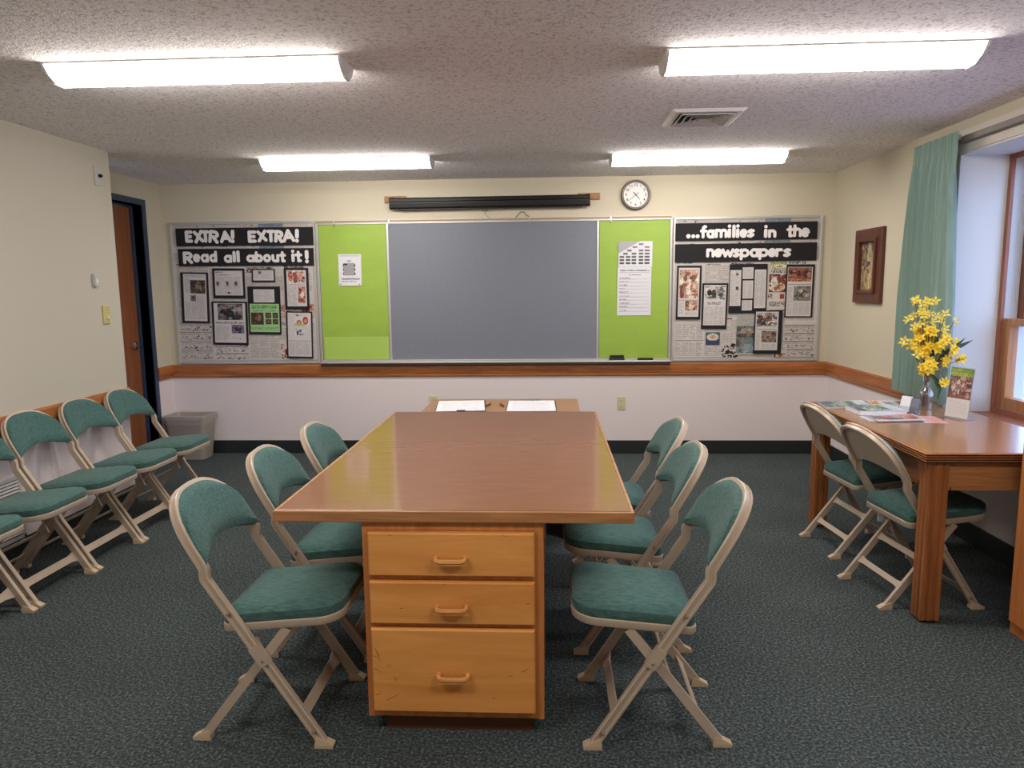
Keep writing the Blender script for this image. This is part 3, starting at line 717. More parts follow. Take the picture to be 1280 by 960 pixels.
def pI(p):
    p.photo(.06, .03, .96, .36, (190, 186, 184), [(.22, .5, .12, .22, DK), (.45, .5, .12, .25, (60, 54, 54)), (.35, .85, .3, .1, (140, 134, 132)), (.8, .5, .12, .5, (100, 96, 98)), (.66, .3, .12, .2, (150, 146, 146))], 20)
    p.head(.18, .43, .78, .49, (84, 80, 82), .55); p.text(.05, .54, .95, .97, 4)
def pJa(p): p.text(.08, .03, .92, .97, 2, step=2); p.photo(.58, .09, .78, .16, (70, 66, 66), []); p.rect(.55, .47, .8, .55, (70, 66, 66))
def pJ(p): p.text(.08, .06, .92, .95, 2)
def pK(p):
    p.photo(.04, .03, .94, .40, (184, 178, 174), [(.2, .65, .2, .3, (70, 64, 62)), (.55, .4, .2, .4, (130, 92, 76)), (.75, .75, .25, .15, (214, 212, 210)), (.4, .7, .15, .2, (54, 48, 48)), (.1, .3, .1, .12, (70, 62, 62))], 18)
    p.rect(.04, .45, .92, .465, (96, 92, 92)); p.text(.05, .52, .25, .97, 1); p.photo(.28, .5, .94, .8, (130, 110, 102), [(.5, .5, .3, .2, (150, 124, 112)), (.8, .3, .15, .2, (70, 58, 54)), (.4, .85, .3, .12, (90, 76, 70))], 18); p.text(.28, .84, .95, .97, 3)
def pL(p):
    p.photo(.02, .01, .98, .30, (124, 82, 66), [(.15, .5, .08, .3, (60, 36, 34)), (.3, .45, .08, .3, (150, 96, 84)), (.45, .5, .08, .3, (56, 40, 40)), (.6, .45, .08, .3, (140, 62, 56)), (.75, .5, .08, .3, (70, 48, 44)), (.88, .5, .07, .3, (164, 120, 104)), (.5, .92, .6, .12, (188, 120, 70))], 20)
    p.rect(.04, .35, .96, .365, (90, 84, 84)); p.text(.05, .42, .25, .97, 1); p.photo(.28, .39, .97, .69, (124, 116, 110), [(.5, .5, .35, .25, (80, 72, 70)), (.4, .3, .15, .15, (170, 162, 154)), (.7, .6, .15, .15, (180, 172, 164))], 22); p.text(.28, .73, .95, .97, 3)
F1 = (0.07, 0.93, 0.05, 0.95)
clipping('tall black mounted clipping, leftmost on the left newspaper board', (-3.314, -3.058, 1.21, 1.664), [(.1, .92, .03, .96, pA)], 0.03)
clipping('mounted clipping with three small portraits in a row', (-3.013, -2.718, 1.429, 1.696), [(.07, .93, .08, .9, pB)], 0.015)
clipping('smallest mounted clipping, wide and mostly text, under the about banner', (-2.651, -2.439, 1.572, 1.687), [(.06, .94, .09, .88, pC)], 0.01)
clipping('mounted page with a large photo of a man in dark clothes', (-3.042, -2.713, 1.01, 1.402), [(.06, .94, .04, .95, pD)], 0.02)
clipping('black card with a white text slip above a green page', (-2.702, -2.404, 1.102, 1.532), [(.18, .82, .06, .33, pE1), (.05, .95, .36, .95, pE2)], 0.015)
clipping('mounted clipping with reddish photos, at upper right of the left board', (-2.359, -2.137, 1.323, 1.692), [(.1, .9, .05, .92, pF)], 0.01)
clipping('mounted clipping with two cartoon-red faces over text, lower right of left board', (-2.363, -2.121, 0.883, 1.307), [(.06, .94, .03, .96, pG)], 0.025)
clipping('tall mounted clipping with brownish colour photo, leftmost on the right board', (1.119, 1.33, 1.206, 1.671), [(.07, .92, .04, .95, pH)], 0.01)
clipping('mounted clipping with grey snowy looking photo over four text columns', (1.34, 1.56, 1.121, 1.518), [(.07, .93, .04, .92, pI)], 0.01)
clipping('large black card holding five narrow text strips', (1.57, 1.894, 1.257, 1.679),
         [(.02, .31, .12, .85, pJa), (.345, .63, .066, .30, pJ), (.36, .635, .335, .70, pJ), (.35, .62, .735, .945, pJ), (.67, .97, .115, .9, pJ)])
clipping('mounted clipping with two sepia photos, lowest on the right board', (1.794, 2.034, 0.901, 1.279), [(.05, .86, .03, .92, pK)], 0.01, y=D - 0.028)
clipping('mounted clipping with a group photo in brown and orange, rightmost on the right board', (2.052, 2.292, 1.217, 1.671), [(.05, .93, .05, .98, pL)], 0.01)

# ------------------------------------------------------------------ chalkboard
CX0, CX1, CZ0, CZ1 = -2.055, 1.075, 0.85, 2.078
b = new_bm(); y = D
for a, c in (((CX0, y - .025, CZ0), (CX0 + .018, y, CZ1)), ((CX1 - .018, y - .025, CZ0), (CX1, y, CZ1)), ((CX0 + .018, y - .025, CZ0), (CX1 - .018, y, CZ0 + .014)), ((CX0 + .018, y - .025, CZ1 - .012), (CX1 - .018, y, CZ1)),
             ((-1.425, y - .024, CZ0 + .014), (-1.405, y - .001, CZ1 - .012)), ((.425, y - .024, CZ0 + .014), (.445, y - .001, CZ1 - .012))):
    box(b, a, c, 0.002)
cb = obj('chalkboard', b, M['alum']); tag(cb, 'wide slate grey chalkboard with lime green side panels on the back wall', 'board')
obj('writing_panel', box(new_bm(), (-1.405, y - .016, CZ0 + .014), (.425, y, CZ1 - .012)), M['board'], cb)
obj('side_panel', box(new_bm(), (CX0 + .018, y - .014, CZ0 + .014), (-1.425, y, CZ1 - .012)), M['board'], cb)
obj('side_panel', box(new_bm(), (.445, y - .014, CZ0 + .014), (CX1 - .018, y, CZ1 - .012)), M['board'], cb)
b = new_bm(); box(b, (CX0, y - .03, CZ1), (CX1, y, CZ1 + .022), 0.002); mr = obj('map_rail', b, M['alum'], cb)
obj('cork_strip', box(new_bm(), (CX0 + .01, y - .0315, CZ1 + .005), (CX1 - .01, y - .0295, CZ1 + .018)), M['cork'], mr)
for x in (-1.885, -1.395, .545, -.16):
    b = new_bm(); box(b, (x - .005, y - .034, CZ1 - .002), (x + .005, y - .0315, CZ1 + .025)); tube(b, [(x, y - .034, CZ1), (x, y - .034, CZ1 - .03), (x, y - .042, CZ1 - .036), (x, y - .046, CZ1 - .024)], .0025, 6)
    obj('map_hook', b, M['steel'], cb)
b = new_bm(); prism(b, [(y, CZ0 - .012), (y - .062, CZ0 - .016), (y - .075, CZ0 - .006), (y - .073, CZ0 + .003), (y - .066, CZ0 - .004), (y, CZ0 - .003)], CX0, CX1, 'x')
obj('chalk_tray', b, M['alum'], cb)
b = new_bm(); prism(b, [(y - .024, CZ0 - .04), (y - .054, CZ0 - .032), (y - .054, CZ0 - .016), (y - .024, CZ0 - .012)], CX0, CX1, 'x'); obj('tray_shade_strip', b, M['tray'], cb)  # dark strip standing in for the tray's shadow on the wood rail

def paper_sheet(name, x0, x1, z0, z1, yy, m, n=14, amp=0.004):
    """slightly rippled hanging sheet with thickness"""
    b = new_bm(); nz = 22
    P = [[None] * (n + 1) for _ in range(nz + 1)]
    ph = rng.uniform(0, 6, 6)
    rings_f = []
    for j in range(nz + 1):
        z = z0 + (z1 - z0) * j / nz
        for i in range(n + 1):
            x = x0 + (x1 - x0) * i / n
            d = amp * (math.sin(5 * z + ph[0] + 2.0 * x) * .5 + math.sin(11 * z + 7 * x + ph[1]) * .25 + math.sin(17 * x - 6 * z + ph[2]) * .25 + .6)
            P[j][i] = b.verts.new((x, yy - d, z))
    for j in range(nz):
        for i in range(n): b.faces.new((P[j][i], P[j][i + 1], P[j + 1][i + 1], P[j + 1][i]))
    r = bmesh.ops.extrude_face_region(b, geom=b.faces[:])
    for g in r['geom']:
        if isinstance(g, bmesh.types.BMVert): g.co.y += 0.0008
    return obj(name, b, m, None, True)
g1 = paper_sheet('paper_sheet', -2.03, -1.428, .866, 2.064, y - .017, M['green']); tag(g1, 'lime green paper sheet on the left side panel of the chalkboard', 'paper')
b = new_bm(); box(b, (-2.018, y - .0245, .868), (-1.43, y - .0235, 1.075)); obj('folded_hem', b, M['green2'], g1)
g2 = paper_sheet('paper_sheet', .45, 1.052, .866, 2.062, y - .017, M['green']); tag(g2, 'lime green paper sheet on the right side panel, above the erasers', 'paper')

def notice(label, rect, fn, tilt=0.0):
    x0, x1, z0, z1 = rect; p = Print(int((x1 - x0) * 300), int((z1 - z0) * 300), (212, 211, 217)); fn(p)
    cx, cz = (x0 + x1) / 2, (z0 + z1) / 2
    o = wall_sheet(p, 'notice', x0 - cx, x1 - cx, z0 - cz, z1 - cz, 0, None, thick=0.001)
    o.location = (cx, y - .0262, cz); o.rotation_euler = (0, tilt, 0); tag(o, label, 'notice')
def n1(p):
    p.rect(.08, .05, .92, .06, (90, 90, 96)); p.rect(.38, .2, .56, .25, (150, 148, 150)); p.rect(.22, .28, .72, .68, (150, 150, 154))
    for z in (.32, .45, .58): p.rect(.2, z, .24, z + .08, (40, 40, 44)); p.rect(.7, z, .74, z + .08, (40, 40, 44))
    p.rect(.24, .31, .4, .35, (50, 50, 54)); p.head(.12, .77, .92, .81, (80, 80, 86), .6); p.head(.12, .85, .8, .88, (130, 130, 136), .6)
    p.rect(.04, .94, .1, .97, DK); p.rect(.88, .94, .95, .97, DK)
def n2(p):
    h, w = p.h, p.w
    for i in range(h):
        for j in range(w):
            if j / w < .62 and i / h < .46 and (j / w) / .62 + (i / h) / .46 < 1: p.a[i, j] = (168, 168, 174)
    rows = [(.09, [.6]), (.2, [.42, .78]), (.33, [.26, .6, .78]), (.46, [.14, .4, .6, .78]), (.58, [.04, .22, .4, .6, .78]), (.7, [.04, .22, .4, .6, .78]), (.83, [.04, .22, .4, .6, .78])]
    for k, (z, xs) in enumerate(rows):
        c = 140 - k * 9
        for x in xs: p.rect(x, z, x + .14, z + .07, (c, c, c + 8)); p.rect(x + .02, z + .025, x + .12, z + .045, (c - 44, c - 44, c - 38))
def n3(p):
    p.head(.08, .06, .95, .085, (70, 70, 76), .7); p.rect(.06, .11, .96, .115, (150, 150, 156)); p.head(.32, .155, .7, .175, (70, 70, 76), .6)
    z = .22
    while z < .95:
        p.head(.06, z, rng.uniform(.2, .4), z + .012, (90, 90, 96), .7); p.rect(.06, z + .022, .95, z + .026, (176, 176, 182)); p.text(.06, z + .03, rng.uniform(.4, .95), z + .045, 1, (150, 150, 156)); z += rng.uniform(.06, .085)
notice('white notice showing a grey table plan, alone on the left green paper', (-1.862, -1.656, 1.53, 1.807), n1, 0.01)
notice('white chart of small grey boxes with a shaded corner, upper sheet on right green paper', (.612, .905, 1.666, 1.886), n2, 0.005)
notice('white typed notice with lines of text, under the grey box chart', (.604, .898, 1.245, 1.664), n3, 0.005)

def eraser(label, x, w, h, rz=0.0, flip=False):
    e = thing('chalk_eraser', label, 'eraser', (x, y - .045, CZ0 - .003), rz)
    obj('felt_pad', box(new_bm(), (-w / 2, -.017, 0), (w / 2, .017, h * .5), .002), M['felt'] if not flip else M['eraser'], e)
    obj('eraser_back', box(new_bm(), (-w / 2 + (.006 if not flip else 0), -.016, h * .5), (w / 2 - (.006 if not flip else 0), .016, h), .004), M['eraser'], e)
eraser('thicker black chalkboard eraser on the tray, left of the two', .605, .135, .05)
eraser('flat black chalkboard eraser on the tray, right of the two', .855, .135, .024, 0, True)

# projection screen
ps = thing('projection_screen', 'long black rolled projector screen case above the chalkboard', 'projector screen', (-.506, D, 2.235))
b = new_bm(); prof = [(-.03, .045), (-.085, .045), (-.098, .034), (-.100, .012), (-.094, .006), (-.094, -.002), (-.090, -.036), (-.07, -.047), (-.04, -.047), (-.03, -.036)]
prism(b, prof, -.845, .845, 'x'); obj('case', b, M['black'], ps)
for s in (-1, 1):
    b = new_bm(); prism(b, [(p * 1.04 + .001, q * 1.06) for p, q in prof], s * .845, s * .868, 'x'); obj('end_cap', b, M['black'], ps)
    b = new_bm(); box(b, (s * .845 - .012, -.034, .02), (s * .845 + .012, -.022, .056)); obj('hanging_bracket', b, M['black'], ps)
b = new_bm(); box(b, (-.80, -.066, -.056), (.80, -.052, -.046), .002); obj('slat_bar', b, M['black'], ps)
b = new_bm(); tube(b, [(-.04 + .028 * math.cos(a), -.06, -.068 + .011 * math.sin(a)) for a in [2 * PI * k / 14 for k in range(15)]], .0025, 6)
tube(b, [(-.04, -.06, -.078), (-.035, -.058, -.10), (-.02, -.056, -.12), (.005, -.052, -.138)], .002, 5)
obj('pull_ring', b, M['clock_rim'], ps)
ps.rotation_euler = (0, -0.002, 0)
for lab, x0, x1 in (('small wooden mounting block behind the left end of the screen case', -1.43, -1.24), ('small wooden mounting block behind the right end of the screen case', .258, .451)):
    o = bx('mounting_block', (x0, D - .022, 2.246), (x1, D, 2.302), M['woodblock'], None, .003); tag(o, lab, 'wood block')
b = new_bm(); tube(b, [(-.29, D - .012, 2.093), (-.26, D - .012, 2.125), (-.235, D - .012, 2.152), (-.205, D - .012, 2.148), (-.185, D - .012, 2.12), (-.16, D - .012, 2.112)], .0028, 6)
o = obj('loose_wire', b, M['black']); tag(o, 'short curled dark wire on the wall just above the chalkboard', 'wire')

# clock
ck = thing('wall_clock', 'round brown rimmed wall clock with white face', 'clock', (.756, D, 2.278))
b = new_bm(); lathe(b, [(.118, 0), (.126, -.012), (.127, -.03), (.120, -.044), (.108, -.044), (.104, -.034), (.104, -.022)], (0, 0, 0), 48, 'y', False); obj('rim', b, M['clock_rim'], ck, True)
b = new_bm(); lathe(b, [(.107, -.002), (.107, -.024)], (0, 0, 0), 48, 'y'); obj('face', b, M['clock_face'], ck)
for k in range(1, 13):
    a = PI / 2 - k * PI / 6; r = .083; x, z = r * math.cos(a), r * math.sin(a)
    t = str(k); w = .016 if len(t) == 1 else .024
    cu = bpy.data.curves.new('numeral', 'FONT'); cu.body = t; cu.size = .032; cu.align_x = 'CENTER'; cu.align_y = 'CENTER'; cu.extrude = .0004; cu.offset = .0006; cu.resolution_u = 3
    tmp = bpy.data.objects.new('numeral', cu); COL.objects.link(tmp); bpy.context.view_layer.update()
    me = bpy.data.meshes.new_from_object(tmp.evaluated_get(bpy.context.evaluated_depsgraph_get())); bpy.data.objects.remove(tmp); bpy.data.curves.remove(cu)
    me.materials.clear(); me.materials.append(M['ink'])
    o = bpy.data.objects.new('numeral', me); COL.objects.link(o); o.parent = ck; o.rotation_euler = (PI / 2, 0, 0); o.location = (x, -.0248, z)
def hand(ang, ln, w, nm, yy):
    b = new_bm(); a = PI / 2 - ang; d = Vector((math.cos(a), 0, math.sin(a))); n = Vector((-d.z, 0, d.x))
    q = [-d * .03 - n * w, d * ln - n * w * .6, d * ln + n * w * .6, -d * .03 + n * w]
    loft(b, [[p + Vector((0, yy, 0)) for p in q], [p + Vector((0, yy - .0015, 0)) for p in q]]); obj(nm, b, M['ink'], ck)
hand(2 * PI * (4 + 38 / 60) / 12, .052, .0042, 'hour_hand', -.0265); hand(2 * PI * 38.5 / 60, .078, .0028, 'minute_hand', -.0285)
b = new_bm(); lathe(b, [(.006, -.024), (.006, -.032)], (0, 0, 0), 12, 'y'); obj('hub', b, M['ink'], ck)

# outlets, plates
def outlet(label, x, z):
    t = thing('wall_outlet', label, 'outlet', (x, D, z))
    obj('cover_plate', box(new_bm(), (-.037, -.006, -.06), (.037, 0, .06), .003), M['ivory'], t)
    for s in (-1, 1):
        b = new_bm(); lathe(b, [(.017, -.006), (.017, -.009), (.001, -.0092)], (0, 0, s * .026), 14, 'y'); r = obj('receptacle', b, M['ivory'], t)
        b = new_bm(); box(b, (-.007, -.0098, s * .026 - .005), (-.005, -.0088, s * .026 + .006)); box(b, (.005, -.0098, s * .026 - .005), (.007, -.0088, s * .026 + .006)); obj('slot', b, M['ink'], r)
outlet('ivory wall outlet in plain view on the back wall, right of the table', .652, .46)
outlet('ivory wall outlet on the back wall, half hidden behind the small desk', -1.045, .47)
t = thing('switch_plate', 'pale light switch plate between the door frame and the corner', 'switch', (XL, 6.207, 1.085))
obj('cover_plate', box(new_bm(), (0, -.036, -.06), (.006, .036, .06), .003), M['ivory'], t)
obj('toggle', box(new_bm(), (.006, -.006, -.012), (.014, .006, .012), .002), M['ivory'], t)
t = thing('wall_plate', 'grey metal plate with a black knob high on the left wall', 'wall plate', (XN, 4.735, 2.257))
obj('cover_plate', box(new_bm(), (0, -.034, -.06), (.008, .034, .06), .003), M['plate'], t)
b = new_bm(); lathe(b, [(.012, .008), (.012, .022), (.006, .03)], (0, .012, .006), 12, 'x'); obj('knob', b, M['black'], t)
t = thing('wall_sensor', 'small white sensor box halfway up the left wall', 'sensor', (XN, 4.605, 1.575))
obj('sensor_body', box(new_bm(), (0, -.022, -.042), (.024, .022, .042), .004), M['plate'], t)
obj('sensor_window', box(new_bm(), (.022, -.010, -.02), (.0255, .010, .008), .001), M['clock_face'], t)
t = thing('thermostat', 'yellowed ivory wall control beside the door edge', 'thermostat', (XN, 4.70, 1.345))
obj('cover_plate', box(new_bm(), (0, -.036, -.062), (.01, .036, .062), .004), M['thermo'], t)
b = new_bm(); lathe(b, [(.013, .01), (.013, .018), (.005, .02)], (0, .006, -.02), 14, 'x'); obj('dial', b, M['ivory'], t)
for s in (-1, 1):
    b = new_bm(); lathe(b, [(.004, .010), (.003, .012)], (0, 0, s * .05), 8, 'x'); obj('screw', b, M['steel'], t)
# louvred grille low on the left wall
t = thing('wall_grille', 'white louvred air grille low on the left wall behind the chairs', 'vent', (XN, 3.42, .30))
b = new_bm(); w_, h_ = .36, .18
for a, c in (((0, -w_, -h_), (.012, w_, -h_ + .02)), ((0, -w_, h_ - .02), (.012, w_, h_)), ((0, -w_, -h_), (.012, -w_ + .02, h_)), ((0, w_ - .02, -h_), (.012, w_, h_))): box(b, a, c, .002)
obj('grille_frame', b, M['louvre'], t)
obj('backing', box(new_bm(), (.0005, -w_ + .02, -h_ + .02), (.0015, w_ - .02, h_ - .02)), M['dark'], t)
for k in range(17):
    z = -h_ + .032 + k * .0185
    b = new_bm(); loft(b, [[(.002, s, z + .006), (.0032, s, z + .0075), (.0125, s, z - .003), (.0113, s, z - .0045)] for s in (-w_ + .02, w_ - .02)]); obj('slat', b, M['louvre'], t)

# ------------------------------------------------------------------ folding chair
W = 0.205
def build_chair():
    root = thing('folding_chair', 'x', 'chair')
    # front leg + back arch, one continuous path from one front foot to the other
    def xb(z): return .431 - .6465 * z - .2155     # lower straight leg, origin between the feet
    foot_z = 0.012
    side = [(xb(foot_z), W, foot_z), (xb(.3), W, .3), (xb(.555), W, .555), (xb(.572), W, .572), (-.1555, W, .582), (-.1555, W, .602), (-.158, W, .612), (-.166, W, .628)]
    n_low = 3
    arch = []
    for k in range(0, 19):
        a = PI * k / 18
        dz = .03 + .168 * math.sin(a) ** 0.85 if 0 < k < 18 else .03
        yy = W * (1 if math.cos(a) >= 0 else -1) * abs(math.cos(a)) ** 0.8
        arch.append((-.166 - .58 * dz - .02 * math.sin(a) ** 2, yy, .628 + dz))
    path = side + arch + [(p[0], -p[1], p[2]) for p in reversed(side)]
    fr = frames(path, (0, 1, 0))
    prof = [(-.016, -.010), (.016, -.010), (.0165, .007), (.013, .010), (.008, .0095), (.006, .004), (-.006, .004), (-.008, .0095), (-.013, .010), (-.0165, .007)]
    n = len(fr)
    for sl in (slice(0, n_low), slice(n - n_low, n)):
        b = new_bm(); sweep(b, fr[sl], prof); lg = obj('leg', b, M['beige'], root, True)
        ysg = 1 if sl.start == 0 else -1
        b = new_bm(); x = xb(0)
        loft(b, [[(x - .034, ysg * W - .016, 0), (x + .026, ysg * W - .016, 0), (x + .026, ysg * W + .016, 0), (x - .034, ysg * W + .016, 0)],
                 [(x - .034, ysg * W - .016, .012), (x + .028, ysg * W - .016, .010), (x + .028, ysg * W + .016, .010), (x - .034, ysg * W + .016, .012)],
                 [(x - .030, ysg * W - .0135, .034), (x + .004, ysg * W - .0135, .024), (x + .004, ysg * W + .0135, .024), (x - .030, ysg * W + .0135, .034)]])
        obj('foot_cap', b, M['cap'], lg)
        for z in (.055, .30, .46):
            b = new_bm(); lathe(b, [(.006, ysg * .003), (.006, ysg * .0125), (.002, ysg * .014)], (xb(z), ysg * W, z), 8, 'y'); obj('rivet', b, M['rivet'], lg)
        # sleeve above the crossing
        b = new_bm(); d = Vector((-.6465, 0, 1)).normalized()
        fr2 = frames([Vector((xb(.285), ysg * W, .285)), Vector((xb(.345), ysg * W, .345))], (0, 1, 0))
        sweep(b, fr2, [(-.0185, -.0115), (.0185, -.0115), (.0185, .0115), (-.0185, .0115)]); obj('sleeve', b, M['beige'], lg)
    b = new_bm(); sweep(b, fr[n_low - 1:n - n_low + 1], prof); obj('back_frame', b, M['beige'], root, True)
    # rear legs
    W2 = .178
    def xr(z): return -.2155 + .78 * z
    for s in (-1, 1):
        b = new_bm(); f3 = frames([(xr(.012), s * W2, .012), (xr(.2), s * W2, .2), (xr(.40), s * W2, .40)], (0, s, 0))
        sweep(b, f3, [(-.015, -.008), (.015, -.008), (.015, .009), (-.015, .009)]); lg = obj('leg', b, M['beige'], root, True)
        b = new_bm(); x = xr(0)
        loft(b, [[(x - .026, s * W2 - .014, 0), (x + .034, s * W2 - .014, 0), (x + .034, s * W2 + .014, 0), (x - .026, s * W2 + .014, 0)],
                 [(x - .028, s * W2 - .014, .010), (x + .034, s * W2 - .014, .012), (x + .034, s * W2 + .014, .012), (x - .028, s * W2 + .014, .010)],
                 [(x - .004, s * W2 - .012, .024), (x + .030, s * W2 - .012, .034), (x + .030, s * W2 + .012, .034), (x - .004, s * W2 + .012, .024)]])
        obj('foot_cap', b, M['cap'], lg)
    for z, hgt in ((.105, .034), (.225, .034)):
        b = new_bm(); u = Vector((.78, 0, 1)).normalized(); nn = Vector((1, 0, -.78)).normalized()
        c0 = Vector((xr(z), 0, z))
        rings = []
        for yy, k in ((-W2, 1.25), (-W2 + .05, .8), (W2 - .05, .8), (W2, 1.25)):
            rings.append([c0 + Vector((0, yy, 0)) + u * (hgt / 2 * k * a) + nn * bb for a, bb in ((-1, -.004), (1, -.004), (1, .001), (.35, .003), (-.35, .003), (-1, .001))])
        loft(b, rings); obj('stretcher', b, M['beige'], root)
    # front brace plate
    b = new_bm(); u = Vector((-.6465, 0, 1)).normalized(); nn = Vector((1, 0, .6465)).normalized(); c0 = Vector((xb(.105), 0, .105)) + nn * -.012
    rings = []
    for yy, k in ((-W + .006, 1.35), (-W + .055, .85), (W - .055, .85), (W - .006, 1.35)):
        rings.append([c0 + Vector((0, yy, 0)) + u * (.022 * k * a) + nn * bb for a, bb in ((-1, -.004), (1, -.004), (1, .002), (-1, .002))])
    loft(b, rings); obj('front_brace', b, M['beige'], root)
    # links under the seat
    for s in (-1, 1):
        b = new_bm(); tube(b, [(-.02, s * .160, .36), (.03, s * .160, .24)], .006, 6); obj('hinge_link', b, M['beige'], root)
    # seat outline
    def outline(out):
        x0, x1, hw0, hw1 = -.118 - out, .272 + out, .183 + out, .186 + out
        pts = []
        def corner(cx, cyy, r, a0, a1, nseg=6):
            for k in range(nseg + 1):
                a = a0 + (a1 - a0) * k / nseg; pts.append((cx + r * math.cos(a), cyy + r * math.sin(a)))
        rf, rb = .075 + out, .03 + out
        corner(x1 - rf, hw1 - rf, rf, PI / 2, 0)
        corner(x1 - rf, -hw1 + rf, rf, 0, -PI / 2)
        corner(x0 + rb, -hw0 + rb, rb, -PI / 2, -PI)
        corner(x0 + rb, hw0 - rb, rb, PI, PI / 2)
        return pts
    def tilt(x): return .384 + .095 * (x + .11)
    o0 = outline(0); cx0 = sum(p[0] for p in o0) / len(o0)
    def ring(out, h, k=1.0, dome=0.0):
        r = []
        for (px, py) in outline(out):
            qx, qy = cx0 + (px - cx0) * k, py * k
            r.append((qx, qy, tilt(qx) + h))
        return r
    b = new_bm(); loft(b, [ring(.004, 0), ring(.006, .003), ring(.006, .024), ring(.003, .026)]); obj('seat_frame', b, M['beige'], root, True)
    b = new_bm(); loft(b, [ring(.0, .0262), ring(.004, .034), ring(.003, .058), ring(-.008, .070), ring(-.03, .078), ring(0, .083, .72), ring(0, .086, .45), ring(0, .087, .2), ring(0, .0872, .05)])
    obj('seat', b, M['fabric'], root, True)
    # padded backrest and metal shell
    nf = Vector((1, 0, .58)).normalized()
    base = Vector((-.166, 0, .628))
    def bk(yy, dz, off):
        cc = -.020 * (1 - (yy / W) ** 2)
        return base + Vector((-.58 * dz, yy, dz)) + nf * (off + cc)
    NU, NV = 20, 10
    def patch(b, half, top_in, off_fn, low=0.0):
        P = []
        for i in range(NU + 1):
            u = -1 + 2 * i / NU; uu = math.sin(u * PI / 2); yy = uu * half
            s = min(1, abs(yy) / (W + .001)); 
            zt = .03 + .168 * max(0, 1 - s ** 2.3) ** .44 - top_in
            zb = .034 - .048 * abs(uu) ** 1.8 + low
            zt = max(zt, zb + .012)
            P.append([bk(yy, zb + (zt - zb) * j / NV, off_fn(uu, j / NV)) for j in range(NV + 1)])
        return P
    def solid(Pa, Pb, nm, m):
        b = new_bm()
        A = [[b.verts.new(p) for p in r] for r in Pa]; B = [[b.verts.new(p) for p in r] for r in Pb]
        for i in range(NU):
            for j in range(NV):
                b.faces.new((A[i][j], A[i + 1][j], A[i + 1][j + 1], A[i][j + 1])); b.faces.new((B[i][j], B[i][j + 1], B[i + 1][j + 1], B[i + 1][j]))
            b.faces.new((A[i][0], B[i][0], B[i + 1][0], A[i + 1][0])); b.faces.new((A[i][NV], A[i + 1][NV], B[i + 1][NV], B[i][NV]))
        for j in range(NV):
            b.faces.new((A[0][j], A[0][j + 1], B[0][j + 1], B[0][j])); b.faces.new((A[NU][j], B[NU][j], B[NU][j + 1], A[NU][j + 1]))
        return obj(nm, b, m, root, True)
    def foff(u, v):
        e = max(abs(u), abs(2 * v - 1)); return .016 + .017 * max(0, 1 - e ** 7) ** .5
    solid(patch(None, W + .003, -.009, foff), patch(None, W + .003, -.009, lambda u, v: .013), 'backrest', M['fabric'])
    solid(patch(None, W - .008, .003, lambda u, v: .0028, .004), patch(None, W - .008, .003, lambda u, v: -.001, .004), 'back_shell', M['beige'])
    return root

chair0 = build_chair(); chair_used = [False]
def place_chair(xr, yc, face, label, group):
    """xr = x (or position) of the chair centre on the floor"""
    if not chair_used[0]:
        chair_used[0] = True
        chair0.location = (xr, yc, 0); chair0.rotation_euler = (0, 0, face); chair0['label'] = label; chair0['group'] = group
        return chair0
    return dup(chair0, (xr, yc, 0), face, label, group)
GA, GB, GC = 'padded folding chairs around the long table', 'padded folding chairs along the left wall', 'padded folding chairs at the window desk'
place_chair(-1.17 + .2155, 2.352, 0.0, 'green padded folding chair nearest the camera on the left of the drawer table', GA)
place_chair(-1.145 + .2155, 2.896, 0.0, 'green padded folding chair in the middle on the left side of the long table', GA)
place_chair(-1.112 + .2155, 3.437, 0.0, 'green padded folding chair farthest on the left side of the long table', GA)
place_chair(.567 - .2155, 2.375, PI, 'green padded folding chair nearest the camera on the right of the drawer table', GA)
place_chair(.557 - .2155, 2.985, PI, 'green padded folding chair in the middle on the right side of the long table', GA)
place_chair(.586 - .2155, 3.556, PI, 'green padded folding chair farthest on the right side of the long table', GA)
ords = ['green folding chair in the left wall row, beside the door', 'green folding chair in the left wall row, second from the door', 'green folding chair in the left wall row, third from the door',
        'green folding chair in the left wall row, fourth from the door, back partly cut off', 'green folding chair nearest the camera in the left wall row, mostly out of frame']
for (yc, lab) in zip((4.70, 4.255, 3.80, 3.345, 2.885), ords):
    place_chair(-2.885 + .2155, yc, random.uniform(-.012, .012), lab, GB)
d1 = place_chair(1.546 + .2145, 4.05, .10, 'green folding chair with its back to us at the window desk, farther one', GC)
d2 = place_chair(1.528 + .2145, 3.428, .115, 'green folding chair with its back to us at the window desk, nearer one', GC)
b = new_bm(); loft(b, [[(-.10, .10, .385), (-.07, .10, .385), (-.072, .10, .32), (-.094, .10, .325)], [(-.10, .103, .385), (-.07, .103, .385), (-.072, .108, .32), (-.094, .108, .325)]])
obj('care_tag', b, M['white_paper'], d2)

